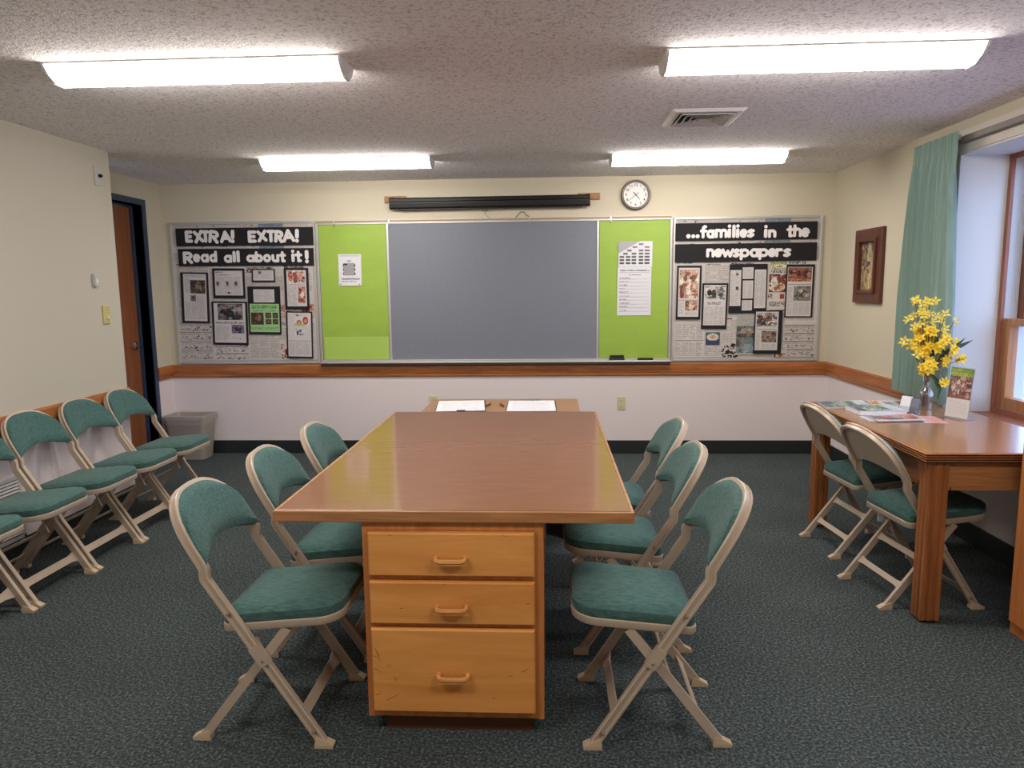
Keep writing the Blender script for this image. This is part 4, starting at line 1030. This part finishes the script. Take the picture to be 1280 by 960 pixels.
# ------------------------------------------------------------------ long table with drawer pedestal
TX0, TX1, TY0, TY1, ZT = -.899, .272, 2.205, 4.08, .785
tb = thing('drawer_table', 'long brown laminate table with a drawer pedestal at its near end', 'table', (-.3135, 3.14, 0))
def L(x, y_, z): return (x + .3135, y_ - 3.14, z)
b = new_bm(); box(b, L(TX0 + .012, TY0 + .012, ZT - .036), L(TX1 - .012, TY1 - .012, ZT), .001); obj('tabletop', b, M['table_top'], tb)
b = new_bm()
for a, c in (((TX0, TY0, ZT - .038), (TX1, TY0 + .012, ZT - .001)), ((TX0, TY1 - .012, ZT - .038), (TX1, TY1, ZT - .001))): box(b, L(*a), L(*c), .003)
for a, c in (((TX0, TY0 + .012, ZT - .038), (TX0 + .012, TY1 - .012, ZT - .001)), ((TX1 - .012, TY0 + .012, ZT - .038), (TX1, TY1 - .012, ZT - .001))): box(b, L(*a), L(*c), .003)
obj('edge_band', b, M['oak_edge'], tb)
PX0, PX1, PY0, PY1, PZ0, PZ1 = -.611, -.018, 2.222, 2.80, .062, .747
b = new_bm(); w = .02
for a, c in (((PX0, PY0, PZ0), (PX0 + w, PY1, PZ1)), ((PX1 - w, PY0, PZ0), (PX1, PY1, PZ1)), ((PX0 + w, PY1 - .012, PZ0), (PX1 - w, PY1, PZ1)), ((PX0 + w, PY0 + .004, PZ0), (PX1 - w, PY1 - .012, PZ0 + .018)),
             ((PX0 + w, PY0, PZ1 - .03), (PX1 - w, PY0 + .02, PZ1)), ((PX0 + w, PY0 + .002, PZ0 + .018), (PX1 - w, PY0 + .022, PZ1 - .03))): box(b, L(*a), L(*c))
ped = obj('pedestal', b, M['cab_oak'], tb)
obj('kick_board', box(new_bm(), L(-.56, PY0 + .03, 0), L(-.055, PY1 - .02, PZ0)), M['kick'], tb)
# far support of the table
b = new_bm(); box(b, L(PX0, 3.45, PZ0), L(PX1, 4.0, PZ1), .002); obj('far_pedestal', b, M['cab_oak'], tb)
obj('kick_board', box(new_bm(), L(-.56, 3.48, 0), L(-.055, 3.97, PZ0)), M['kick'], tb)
drs = ((.566, .713, .631), (.401, .547, .465), (.090, .384, .228))
for i, (z0, z1, hz) in enumerate(drs):
    x0, x1 = -.590, -.047
    yb_, yf = PY0, PY0 - .02
    b = new_bm(); loft(b, [[L(x0, yb_, z0), L(x1, yb_, z0), L(x1, yb_, z1), L(x0, yb_, z1)], [L(x0, yf + .006, z0), L(x1, yf + .006, z0), L(x1, yf + .006, z1), L(x0, yf + .006, z1)],
             [L(x0 + .005, yf, z0 + .005), L(x1 - .005, yf, z0 + .005), L(x1 - .005, yf, z1 - .005), L(x0 + .005, yf, z1 - .005)]])
    dr = obj('drawer', b, M['birch'], tb)
    hx = -.318
    b = new_bm(); path = [(hx - .047, yf, hz), (hx - .049, yf - .014, hz - .001), (hx - .044, yf - .024, hz - .003), (hx - .03, yf - .028, hz - .004), (hx + .03, yf - .028, hz - .004), (hx + .044, yf - .024, hz - .003), (hx + .049, yf - .014, hz - .001), (hx + .047, yf, hz)]
    tube(b, [L(*p) for p in path], .0085, 8); obj('pull_handle', b, M['pull'], dr, True)
    marks = {0: [(-.52, z1 - .006, -.505, z1 - .010), (-.15, z1 - .006, -.14, z1 - .009)], 1: [(-.49, z0 + .055, -.475, z0 + .058), (-.075, z1 - .07, -.058, z1 - .068), (-.35, z1 - .008, -.335, z1 - .006)],
             2: [(-.578, .315, -.560, .285), (-.572, .30, -.562, .272), (-.585, .29, -.570, .283), (-.580, .245, -.555, .228), (-.515, .215, -.512, .198), (-.508, .212, -.505, .205), (-.545, .132, -.50, .155), (-.58, .15, -.56, .157), (-.09, .24, -.065, .255), (-.135, .225, -.12, .228), (-.19, .144, -.178, .147), (-.535, .255, -.525, .257)]}[i]
    for (xa, za, xb_, zb_) in marks:
        d = Vector((xb_ - xa, 0, zb_ - za)); nn = Vector((-d.z, 0, d.x)).normalized() * .0011
        A, B = Vector(L(xa, yf, za)), Vector(L(xb_, yf, zb_)); o1 = Vector((0, -.0004, 0))
        b = new_bm(); loft(b, [[A - nn + o1, B - nn * .3 + o1, B + nn * .3 + o1, A + nn + o1], [A - nn - o1, B - nn * .3 - o1, B + nn * .3 - o1, A + nn - o1]])
        obj('scratch', b, M['scratch'], dr)

# small desk behind the table
sd = thing('small_desk', 'narrower tan topped desk butted against the far end of the table', 'desk', (-.283, 4.35, 0))
b = new_bm(); pts = []
q = [(-.468, -.262), (.468, -.262), (.468, .240), (.452, .258), (-.452, .258), (-.468, .240)]
loft(b, [[(x, yy, .742) for x, yy in q], [(x, yy, .776) for x, yy in q]]); obj('tabletop', b, M['table_top2'], sd)
b = new_bm(); box(b, (-.40, -.22, 0), (-.37, .22, .742)); obj('side_panel', b, M['cab_oak'], sd)
b = new_bm(); box(b, (.37, -.22, 0), (.40, .22, .742)); obj('side_panel', b, M['cab_oak'], sd)
b = new_bm(); box(b, (-.37, .18, .1), (.37, .20, .742)); obj('modesty_panel', b, M['cab_oak'], sd)

def clipboard(label, cx, cyy, rz, metal):
    t = thing('clipboard', label, 'clipboard', (cx, cyy, .776), rz)
    obj('board', box(new_bm(), (-.150, -.195, 0), (.150, .215, .004), .001), M['clipb'], t)
    p = Print(60, 74, (232, 232, 238)); p.text(.1, .15, .9, .6, 2, (186, 188, 196)); p.text(.1, .65, .9, .95, 3, (190, 190, 198))
    for x in (.16, .5, .84): p.rect(x, .06, x + .016, .085, (90, 90, 100))
    p.sheet('paper', (-.148, .205, .0062), (.289, 0.004, 0), (0.004, -.385, 0), M['print'], t, .0015)
    if metal:
        b = new_bm(); box(b, (-.055, .198, .0064), (.055, .225, .014), .002); obj('clip', b, M['steel'], t)
    else:
        b = new_bm(); box(b, (-.02, -.19, .0064), (.03, -.165, .010), .001); obj('clip', b, M['clipb'], t)
clipboard('clipboard with a white form, at the left on the small desk', -.535, 4.295, .09, False)
clipboard('clipboard with a white form under a steel clip, right on the small desk', -.103, 4.29, 0.01, True)
for lab, x, s in (('short curved brown pencil on the desk beside the left clipboard', -.372, 1), ('short curved brown pencil on the desk beside the steel clip clipboard', -.288, -1)):
    b = new_bm(); tube(b, [(x + s * .012, 4.39, .783), (x + s * .006, 4.35, .783), (x - s * .006, 4.315, .783), (x - s * .012, 4.285, .783)], [.004, .006, .006, .007], 7)
    o = obj('pencil', b, M['pencil'], None, True); tag(o, lab, 'pencil')

# ------------------------------------------------------------------ window desk
DX0, DX1, EY0, EY1, DZT = 1.606, 2.382, 3.062, 4.482, .776
wd = thing('window_desk', 'oak desk with reeded top edge standing under the window', 'desk', (2.0, 3.772, 0))
def K(x, y_, z): return (x - 2.0, y_ - 3.772, z)
b = new_bm(); box(b, K(DX0 + .01, EY0 + .01, DZT - .04), K(DX1 - .005, EY1 - .01, DZT), .001); obj('desktop', b, M['desk_top'], wd)
b = new_bm()
for k in range(4):
    z1 = DZT - .0015 - k * .0102; z0 = z1 - .0060; i = .0008 * k
    box(b, K(DX0 + i, EY0 + i, z0), K(DX1, EY1 - i, z1), .0025)
obj('reeded_edge', b, M['desk_oak_y'], wd)
obj('edge_groove', box(new_bm(), K(DX0 + .007, EY0 + .007, DZT - .043), K(DX1 - .002, EY1 - .007, DZT - .003)), M['groove'], wd)
for lx in (DX0 + .035, DX1 - .115):
    for ly in (EY0 + .025, EY1 - .105):
        b = new_bm(); s = .082
        # square leg with two flutes on each face
        f = .006; pr = []
        def facepts(p0, d, n_):
            for t_, dd in ((.0, 0), (.22, 0), (.27, f), (.33, f), (.38, 0), (.62, 0), (.67, f), (.73, f), (.78, 0)):
                pr.append((p0[0] + d[0] * t_ * s + n_[0] * dd, p0[1] + d[1] * t_ * s + n_[1] * dd))
        facepts((lx, ly), (1, 0), (0, 1)); facepts((lx + s, ly), (0, 1), (-1, 0)); facepts((lx + s, ly + s), (-1, 0), (0, -1)); facepts((lx, ly + s), (0, -1), (1, 0))
        loft(b, [[K(px, py, z) for px, py in pr] for z in (0.012, DZT - .041)]); lg = obj('leg', b, M['desk_oak'], wd)
        bx('foot_glide', K(lx + .012, ly + .012, 0), K(lx + s - .012, ly + s - .012, .012), M['black'], lg)
def apron(a, c, nm='apron', m=None):
    return obj(nm, box(new_bm(), K(*a), K(*c), .002), m or M['desk_oak_y'], wd)
az0, az1 = .605, DZT - .043
apron((DX0 + .05, EY0 + .107, az0), (DX0 + .07, EY1 - .105, az1))
apron((DX0 + .117, EY0 + .04, az0), (DX1 - .115, EY0 + .06, az1), m=M['oak_edge'])
apron((DX0 + .117, EY1 - .06, az0), (DX1 - .115, EY1 - .04, az1), m=M['oak_edge'])
apron((DX1 - .06, EY0 + .107, az0), (DX1 - .04, EY1 - .105, az1))
# knee drawer and framed panels on the aisle side
apron((DX0 + .042, 3.55, az0 + .012), (DX0 + .05, 4.0, az1 - .012), 'drawer_front')
for ya, yb_ in ((EY0 + .118, 3.53), (4.02, EY1 - .118)):
    b = new_bm()
    for a, c in (((DX0 + .046, ya, az0), (DX0 + .05, yb_, az0 + .018)), ((DX0 + .046, ya, az1 - .018), (DX0 + .05, yb_, az1)), ((DX0 + .046, ya, az0), (DX0 + .05, ya + .02, az1)), ((DX0 + .046, yb_ - .02, az0), (DX0 + .05, yb_, az1))): box(b, K(*a), K(*c))
    obj('panel_moulding', b, M['desk_oak_y'], wd)
b = new_bm()
for a, c in (((DX0 + .13, EY0 + .036, az0), (DX1 - .13, EY0 + .04, az0 + .014)), ((DX0 + .13, EY0 + .036, az1 - .02), (DX1 - .13, EY0 + .04, az1)), ((DX0 + .117, EY0 + .036, az0), (DX0 + .135, EY0 + .04, az1)), ((DX1 - .135, EY0 + .036, az0), (DX1 - .117, EY0 + .04, az1))): box(b, K(*a), K(*c))
obj('panel_moulding', b, M['oak_edge'], wd)

# cabinet edge at the right border of the picture
cbn = thing('oak_cabinet', 'light oak cabinet seen only as a strip at the right picture edge', 'cabinet', (2.21, 2.76, 0))
obj('carcass', box(new_bm(), (-.225, -.26, 0), (.20, .26, 1.05), .003), M['cabinet'], cbn)
obj('cabinet_top', box(new_bm(), (-.232, -.267, 1.05), (.207, .267, 1.075), .004), M['cabinet'], cbn)
for s in (-1, 1):
    d = obj('cabinet_door', box(new_bm(), (-.243, s * .125 - .12, .06), (-.225, s * .125 + .12, 1.02), .003), M['cabinet'], cbn)
    b = new_bm(); lathe(b, [(.006, -.243), (.006, -.255), (.013, -.26), (.010, -.268), (.001, -.269)], (0, s * .03, .62), 12, 'x'); obj('knob', b, M['steel'], d)

# ------------------------------------------------------------------ things on the window desk
ZD = DZT
def quad_sheet(name, label, cat, corners, z, th, fn, group=None, res=(60, 44), mm=None):
    """sheet from 3 floor-plan corners: far-left, far-right, near-left"""
    A, B, C = [Vector((*c, z + th)) for c in corners]
    p = Print(*res); fn(p)
    ctr = (B + C) / 2
    o = p.sheet(name, A - ctr, B - A, C - A, mm or M['gloss_print'], None, th)
    o.location = ctr; tag(o, label, cat, group); return o
def mg1(p):
    p.a[:] = (206, 212, 222); p.photo(.0, .0, .5, 1, (110, 140, 160), [(.3, .3, .3, .3, (70, 90, 120)), (.6, .7, .3, .2, (196, 190, 150)), (.2, .8, .2, .2, (60, 60, 66))], 26); p.photo(.52, .05, .75, .95, (120, 150, 104), [(.5, .5, .3, .3, (74, 104, 120))], 20); p.text(.78, .05, .97, .95, 1)
def mg2(p): p.a[:] = (212, 214, 222); p.photo(.02, .02, .4, .98, (216, 172, 140), [(.4, .5, .3, .2, (190, 120, 92))], 14); p.photo(.5, .15, .95, .9, (170, 170, 184), [(.5, .5, .3, .3, (116, 116, 140)), (.7, .7, .2, .2, (200, 190, 180))], 16)
def mg3(p): p.a[:] = (214, 216, 224); p.photo(.0, .1, .6, .95, (176, 150, 144), [(.3, .5, .3, .3, (90, 88, 96)), (.6, .3, .2, .2, (180, 80, 74)), (.7, .8, .3, .2, (70, 66, 72))], 22); p.photo(.6, .05, .98, .95, (180, 124, 112), [(.6, .6, .3, .3, (150, 92, 84))], 10)
def mg4(p): p.a[:] = (214, 160, 156); p.text(.1, .1, .9, .9, 1, (190, 120, 116)); p.rect(.0, .0, .1, 1, (226, 222, 226))
def mg5(p): p.a[:] = (200, 200, 208); p.text(.05, .05, .95, .95, 3, (80, 76, 84)); p.rect(.4, .3, .9, .8, (60, 56, 62))
def white(p): p.a[:] = (222, 224, 232)
# closed book / thick stack under the magazines
bk = thing('magazine_pile', 'thick white edged stack of magazines under the loose ones on the desk', 'magazines', (1.842, 4.073, ZD), -.02)
obj('pages', box(new_bm(), (-.125, -.105, 0), (.125, .105, .026), .002), M['white_paper'], bk)
pc = Print(30, 24); mg1(pc); pc.sheet('cover', (-.126, .106, .0285), (.252, 0, 0), (0, -.212, 0), M['gloss_print'], bk, .002)
quad_sheet('magazine', 'open magazine with blue and green pictures, leftmost on the window desk', 'magazine', [(1.645, 4.40), (1.93, 4.465), (1.618, 4.20)], ZD, .010, mg1)
quad_sheet('magazine', 'open magazine with an orange page, in front of the curtain', 'magazine', [(1.95, 4.44), (2.10, 4.42), (1.90, 4.20)], ZD, .012, mg2)
quad_sheet('magazine', 'magazine with reddish cover, nearest the desk front edge', 'magazine', [(1.74, 3.95), (2.0, 3.98), (1.722, 3.768)], ZD + .004, .006, mg3)
quad_sheet('leaflet', 'dark printed leaflet sticking out left from under the reddish magazine', 'leaflet', [(1.70, 3.95), (1.90, 3.965), (1.695, 3.80)], ZD, .002, mg5)
quad_sheet('leaflet', 'pink leaflet lying in front of the card holder', 'leaflet', [(1.99, 3.955), (2.10, 3.945), (1.96, 3.755)], ZD, .0015, mg4)
# card holder
ch = thing('card_holder', 'clear card holder with white and blue grey cards', 'card holder', (2.028, 4.075, ZD), -1.05)
def slab(nm, x0, x1, y0, z0, z1, th, m, lean_=.28):
    b = new_bm(); dy = (z1 - z0) * lean_
    loft(b, [[(x0, y0, z0), (x1, y0, z0), (x1, y0 + dy, z1), (x0, y0 + dy, z1)], [(x0, y0 + th, z0), (x1, y0 + th, z0), (x1, y0 + dy + th, z1), (x0, y0 + dy + th, z1)]])
    return obj(nm, b, m, ch)
slab('front_lip', -.055, .055, -.022, .002, .035, .002, M['acrylic']); slab('holder_back', -.055, .055, .006, .002, .09, .002, M['acrylic'])
bx('holder_base', (-.055, -.03, 0), (.055, .04, .002), M['acrylic'], ch)
slab('card_stack', -.05, .008, -.016, .004, .088, .012, M['white_paper'])
M['greycard'] = mat('blue_grey_card', (112, 116, 134), .5)
slab('card_stack', .010, .05, -.014, .004, .082, .012, M['greycard'])
# acrylic sign holder
sgn = thing('sign_holder', 'upright clear acrylic sign with a green topped photo leaflet', 'sign', (2.182, 3.885, ZD), math.atan2(-.17, .064))
hw, hh = .070, .275
b = new_bm(); loft(b, [[(-hw, -.002, .002), (hw, -.002, .002), (hw, .028, hh), (-hw, .028, hh)], [(-hw, .003, .002), (hw, .003, .002), (hw, .033, hh), (-hw, .033, hh)]]); obj('acrylic_panel', b, M['acrylic'], sgn)
bx('acrylic_foot', (-hw, -.045, 0), (hw, .05, .003), M['acrylic'], sgn)
p = Print(56, 76, (206, 200, 198)); p.photo(0, 0, 1, .18, (118, 140, 66), [(.4, .75, .5, .25, (150, 168, 80))], 10); p.head(.06, .05, .5, .075, (180, 190, 130), .6)
p.photo(0, .18, 1, .62, (112, 82, 74), [(.2, .4, .1, .3, (184, 160, 150)), (.4, .5, .1, .35, (196, 176, 166)), (.62, .45, .1, .3, (160, 120, 108)), (.82, .5, .1, .3, (90, 62, 58)), (.5, .9, .5, .1, (132, 92, 84))], 22); p.text(.08, .68, .92, .94, 1, (164, 160, 164), step=3)
p.sheet('leaflet_insert', (-hw + .002, .0258, hh - .004), (2 * hw - .004, 0, 0), (0, -.0290, -hh + .010), M['print'], sgn, .0008)

# vase and flowers
VX, VY = 2.168, 4.18
vs = thing('glass_vase', 'clear glass bottle vase on the window desk holding yellow flowers', 'vase', (VX, VY, ZD))
b = new_bm(); lathe(b, [(.030, 0), (.036, .004), (.038, .03), (.042, .075), (.040, .098), (.026, .122), (.017, .140), (.0165, .165), (.022, .195), (.031, .214), (.029, .214), (.020, .195), (.0145, .165), (.015, .140), (.024, .121), (.038, .097), (.040, .075), (.036, .03), (.034, .008), (.001, .006)], seg=24, caps=False)
obj('vase_body', b, M['clear'], vs, True)
b = new_bm(); lathe(b, [(.029, 0), (.029, .005), (.002, .0055)], seg=20); obj('vase_foot', b, M['clear'], vs)
bq = thing('flower_bouquet', 'bunch of artificial yellow daffodils and forsythia standing in the glass vase', 'flowers', (VX, VY, ZD))
small = [(2.063, 1.4), (2.092, 1.403), (2.089, 1.382), (2.122, 1.395), (2.138, 1.396), (2.167, 1.399), (2.087, 1.344), (2.125, 1.348), (2.145, 1.344), (2.109, 1.331), (2.139, 1.323), (2.041, 1.298), (2.077, 1.311), (2.098, 1.315), (2.162, 1.289), (2.189, 1.314), (2.217, 1.326), (2.183, 1.276), (2.216, 1.286), (2.222, 1.246), (2.302, 1.285), (2.055, 1.26), (2.088, 1.268), (2.113, 1.276), (2.006, 1.183), (2.028, 1.166), (2.05, 1.144), (2.071, 1.144), (2.074, 1.097)]
big = [(2.103, 1.225), (2.136, 1.233), (2.153, 1.229), (2.097, 1.191), (2.126, 1.199), (2.119, 1.174), (2.166, 1.161), (2.15, 1.144), (2.184, 1.131), (2.223, 1.182), (2.239, 1.19), (2.216, 1.147), (2.273, 1.173), (2.299, 1.156), (2.259, 1.13), (2.126, 1.131), (2.132, 1.105), (2.237, 1.083), (2.255, 1.07), (2.231, 1.062), (2.276, 1.07), (2.321, 1.074), (2.128, 1.04), (2.142, 1.01), (2.165, 1.045), (2.179, 1.019), (2.247, 0.94), (2.173, 1.178), (2.191, 1.16)]
def flower_mesh(r, n, wid, cup, m1, trumpet):
    b = new_bm()
    for k in range(n):
        a = 2 * PI * k / n; d = Vector((math.cos(a), math.sin(a), 0)); s = Vector((-math.sin(a), math.cos(a), 0)); z = Vector((0, 0, 1))
        pts = [d * .002, d * r * .45 + s * r * wid + z * cup * r * .3, d * r + z * cup * r, d * r * .45 - s * r * wid + z * cup * r * .3]
        up = Vector((0, 0, .0012))
        loft(b, [pts, [p + up for p in pts]])
    if trumpet: lathe(b, [(r * .16, .001), (r * .2, r * .25), (r * .34, r * .5), (r * .30, r * .5), (r * .14, r * .2), (.0005, r * .12)], seg=10, caps=False)
    return b
fm = {}
for nm, args in (('forsythia_flower', (.021, 4, .26, .45, None, False)), ('daffodil_flower', (.030, 6, .30, .2, None, True))):
    o = obj(nm, flower_mesh(*args), M['petal2'] if nm[0] == 'f' else M['petal'], bq); fm[nm] = [o, False]
def put(nm, x, z, dy, s):
    o, used = fm[nm]
    if used: o = o.copy(); COL.objects.link(o); o.parent = bq
    fm[nm][1] = True
    o.location = (x - VX, dy, z - ZD); out = Vector((x - VX + random.uniform(-.05, .05), dy - .16, .05 + random.uniform(-.03, .08)))
    o.rotation_mode = 'QUATERNION'; o.rotation_quaternion = out.to_track_quat('Z', 'Y') @ Matrix.Rotation(random.uniform(0, 6), 3, 'Z').to_quaternion(); o.scale = (s, s, s)
stem_ends = []
for x, z in small:
    dy = random.uniform(-.06, .02); put('forsythia_flower', x, z, dy, random.uniform(1.1, 1.5)); put('forsythia_flower', x + random.uniform(-.015, .015), z - .012, dy + .01, random.uniform(.9, 1.2)); stem_ends.append((x - VX, dy, z - ZD))
for x, z in big:
    dy = random.uniform(-.09, .0); put('daffodil_flower', x, z, dy, random.uniform(1.1, 1.4)); put('daffodil_flower', x + random.uniform(-.02, .02), z + random.uniform(-.02, .02), dy + .03, random.uniform(1.0, 1.3)); stem_ends.append((x - VX, dy, z - ZD))
for i, e in enumerate(stem_ends):
    if i % 2 and i > 3 and e[2] > .2: continue
    b = new_bm(); j = Vector((random.uniform(-.008, .008), random.uniform(-.008, .008), 0)); E_ = Vector(e)
    if e[2] < .2:
        P = [Vector((0, 0, .212)) + j, Vector((e[0] * .6, e[1] * .6, .235)), E_ + Vector((-.004, 0, .02)), E_]
    else:
        P = [j * 1.8 + Vector((0, 0, .012)), j * .8 + Vector((0, 0, .15)), j + Vector((e[0] * .12, e[1] * .12, .225)), Vector((e[0] * .6, e[1] * .6, .225 + (e[2] - .225) * .5)), E_]
    tube(b, P, .0017, 5); obj('stem', b, M['stem'], bq)
def leaf(pts, w):
    b = new_bm(); P = [Vector(q) for q in pts]; rings = []
    for i, q in enumerate(P):
        t = i / (len(P) - 1); ww = w * math.sin(PI * min(1, .12 + .88 * t)) ** .7 + .0006
        d = (P[min(i + 1, len(P) - 1)] - P[max(i - 1, 0)]).normalized(); s = d.cross(Vector((0, 1, .2))).normalized() * ww
        rings.append([q - s, q + Vector((0, .003, 0)), q + s, q + Vector((0, .0042, 0))])
    loft(b, rings); obj('leaf', b, M['leaf'], bq)
leaf([(.005, -.02, .21), (.04, -.05, .29), (.08, -.06, .345), (.13, -.06, .38), (.165, -.06, .415)], .012)
leaf([(.01, -.01, .215), (.07, -.045, .33), (.12, -.05, .355), (.16, -.05, .375), (.215, -.05, .402)], .014)
leaf([(.01, -.01, .21), (.045, -.02, .17), (.06, -.03, .12), (.055, -.03, .06)], .013)
leaf([(.0, .01, .215), (.01, -.03, .32), (.015, -.05, .40), (.01, -.05, .46)], .012)
leaf([(.0, -.01, .215), (.03, -.04, .26), (.05, -.06, .33), (.04, -.06, .40)], .012)

# ------------------------------------------------------------------ curtain and rod
def curtain():
    t = thing('curtain', 'sage green pleated curtain hanging beside the window', 'curtain', (2.40, 4.69, 0))
    NY = 180
    rows = [(2.352, .0), (2.30, .0), (2.242, .0), (2.225, .15), (2.18, .45), (2.08, .75), (1.85, .95), (1.4, 1.0), (1.1, 1.0), (.79, 1.0)]
    fr_, bk_ = [], []
    for z, k in rows:
        dn = max(0, min(1, (2.3 - z) / .9)); y0 = 4.335 - .10 * dn; y1 = 4.845 + .09 * dn
        f, g = [], []
        for i in range(NY + 1):
            u = i / NY
            ph = u * PI * 8 + .7 * math.sin(u * 7 + 1)
            yy = y0 + (y1 - y0) * u + .012 * k * math.sin(2 * ph)
            sharp = .5 - abs(math.sin(ph)) ** .75
            fold = sharp * (.016 + .084 * k) * (.72 + .28 * math.sin(u * 11 + 2)) + math.sin(u * 2 * PI * 22 + 1) * .003 * (1.6 - k)
            xx = 2.330 + fold + (.03 * ((u - .93) / .07) if u > .93 else 0)
            f.append((xx - 2.40, yy - 4.69, z)); g.append((xx + .003 - 2.40, yy - 4.69, z))
        fr_.append(f); bk_.append(g)
    b = new_bm()
    A = [[b.verts.new(p) for p in r] for r in fr_]; B = [[b.verts.new(p) for p in r] for r in bk_]
    for j in range(len(rows) - 1):
        for i in range(NY):
            b.faces.new((A[j][i], A[j][i + 1], A[j + 1][i + 1], A[j + 1][i])); b.faces.new((B[j][i], B[j + 1][i], B[j + 1][i + 1], B[j][i + 1]))
        for i in (0, NY): b.faces.new((A[j][i], A[j + 1][i], B[j + 1][i], B[j][i]))
    for j in (0, len(rows) - 1):
        for i in range(NY): b.faces.new((A[j][i], B[j][i], B[j][i + 1], A[j][i + 1]))
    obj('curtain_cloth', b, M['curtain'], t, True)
    b = new_bm()
    for i in range(5):
        box(b, (-.04, -.30 + i * .11, 2.315), (-.02, -.296 + i * .11, 2.345))
    obj('curtain_hook', b, M['steel'], t)
curtain()
rd = thing('curtain_track', 'flat grey brown traverse track above the window recess', 'curtain rod', (XR, 3.7, 2.318))
obj('track', box(new_bm(), (-.052, -1.35, -.016), (-.028, 1.20, .016), .002), M['rod'], rd)
obj('header_strip', box(new_bm(), (-.008, -1.35, -.066), (0, .80, .066), .002), M['header'], rd)
for yy in (-1.2, -.2, 1.19):
    obj('bracket', box(new_bm(), (-.03, yy - .012, -.012), (0, yy + .012, .012)), M['rod'], rd)

# framed picture on the right wall
pf = thing('framed_picture', 'small sepia picture in a wide dark wooden frame on the right wall', 'picture', (XR, 5.605, 1.632))
b = new_bm(); hy, hz = .23, .278
for a, c in (((-.028, -hy, -hz), (0, -hy + .085, hz)), ((-.028, hy - .085, -hz), (0, hy, hz)), ((-.028, -hy + .085, hz - .085), (0, hy - .085, hz)), ((-.028, -hy + .085, -hz), (0, hy - .085, -hz + .085))): box(b, a, c, .003)
obj('outer_frame', b, M['frame_brown'], pf)
b = new_bm(); i0, i1 = .155, .13
for a, c in (((-.045, -i0, -.205), (-.005, -i1, .205)), ((-.045, i1, -.205), (-.005, i0, .205)), ((-.045, -i1, .18), (-.005, i1, .205)), ((-.045, -i1, -.205), (-.005, i1, -.18))): box(b, a, c, .004)
obj('inner_moulding', b, M['frame_brown'], pf)
p = Print(40, 54, (150, 128, 98))
p.photo(0, 0, 1, 1, (142, 120, 92), [(.25, .3, .25, .3, (88, 74, 66)), (.5, .3, .16, .12, (176, 160, 136)), (.55, .5, .2, .1, (80, 66, 54)), (.5, .75, .3, .25, (176, 148, 106)), (.75, .6, .2, .3, (170, 146, 108)), (.85, .15, .15, .2, (120, 104, 84))], 13)
p.sheet('print', (-.012, i1, .18), (0, -2 * i1, 0), (0, 0, -.36), M['print'], pf, .002)

# waste bin
wb = thing('waste_bin', 'taupe plastic waste bin with a clear liner in the back corner', 'bin', (-3.232, 6.20, 0))
def rrect(hx, hy_, r, z, n=5):
    pts = []
    for (cx, cyy, a0) in ((hx - r, hy_ - r, 0), (-hx + r, hy_ - r, PI / 2), (-hx + r, -hy_ + r, PI), (hx - r, -hy_ + r, 1.5 * PI)):
        for k in range(n + 1):
            a = a0 + PI / 2 * k / n; pts.append((cx + r * math.cos(a), cyy + r * math.sin(a), z))
    return pts
b = new_bm(); loft(b, [rrect(.15, .10, .04, 0), rrect(.185, .125, .04, .36), rrect(.198, .135, .04, .362), rrect(.198, .135, .04, .392), rrect(.19, .127, .04, .395), rrect(.182, .12, .038, .36), rrect(.146, .096, .036, .01), rrect(.02, .02, .01, .009)], caps=True)
obj('bin_body', b, M['bin'], wb, True)
b = new_bm(); rs = []
for hx, hy_, z, amp in ((.205, .142, .335, .007), (.204, .141, .36, .004), (.203, .140, .40, .001), (.19, .127, .402, .001), (.18, .117, .35, .003), (.165, .11, .2, .006)):
    r = rrect(hx, hy_, .045, z); rs.append([(x + random.uniform(-amp, amp), yy + random.uniform(-amp, amp) , zz + random.uniform(-amp, amp) * 1.8) for x, yy, zz in r])
loft(b, rs, caps=False); obj('bin_liner', b, M['liner'], wb, True)
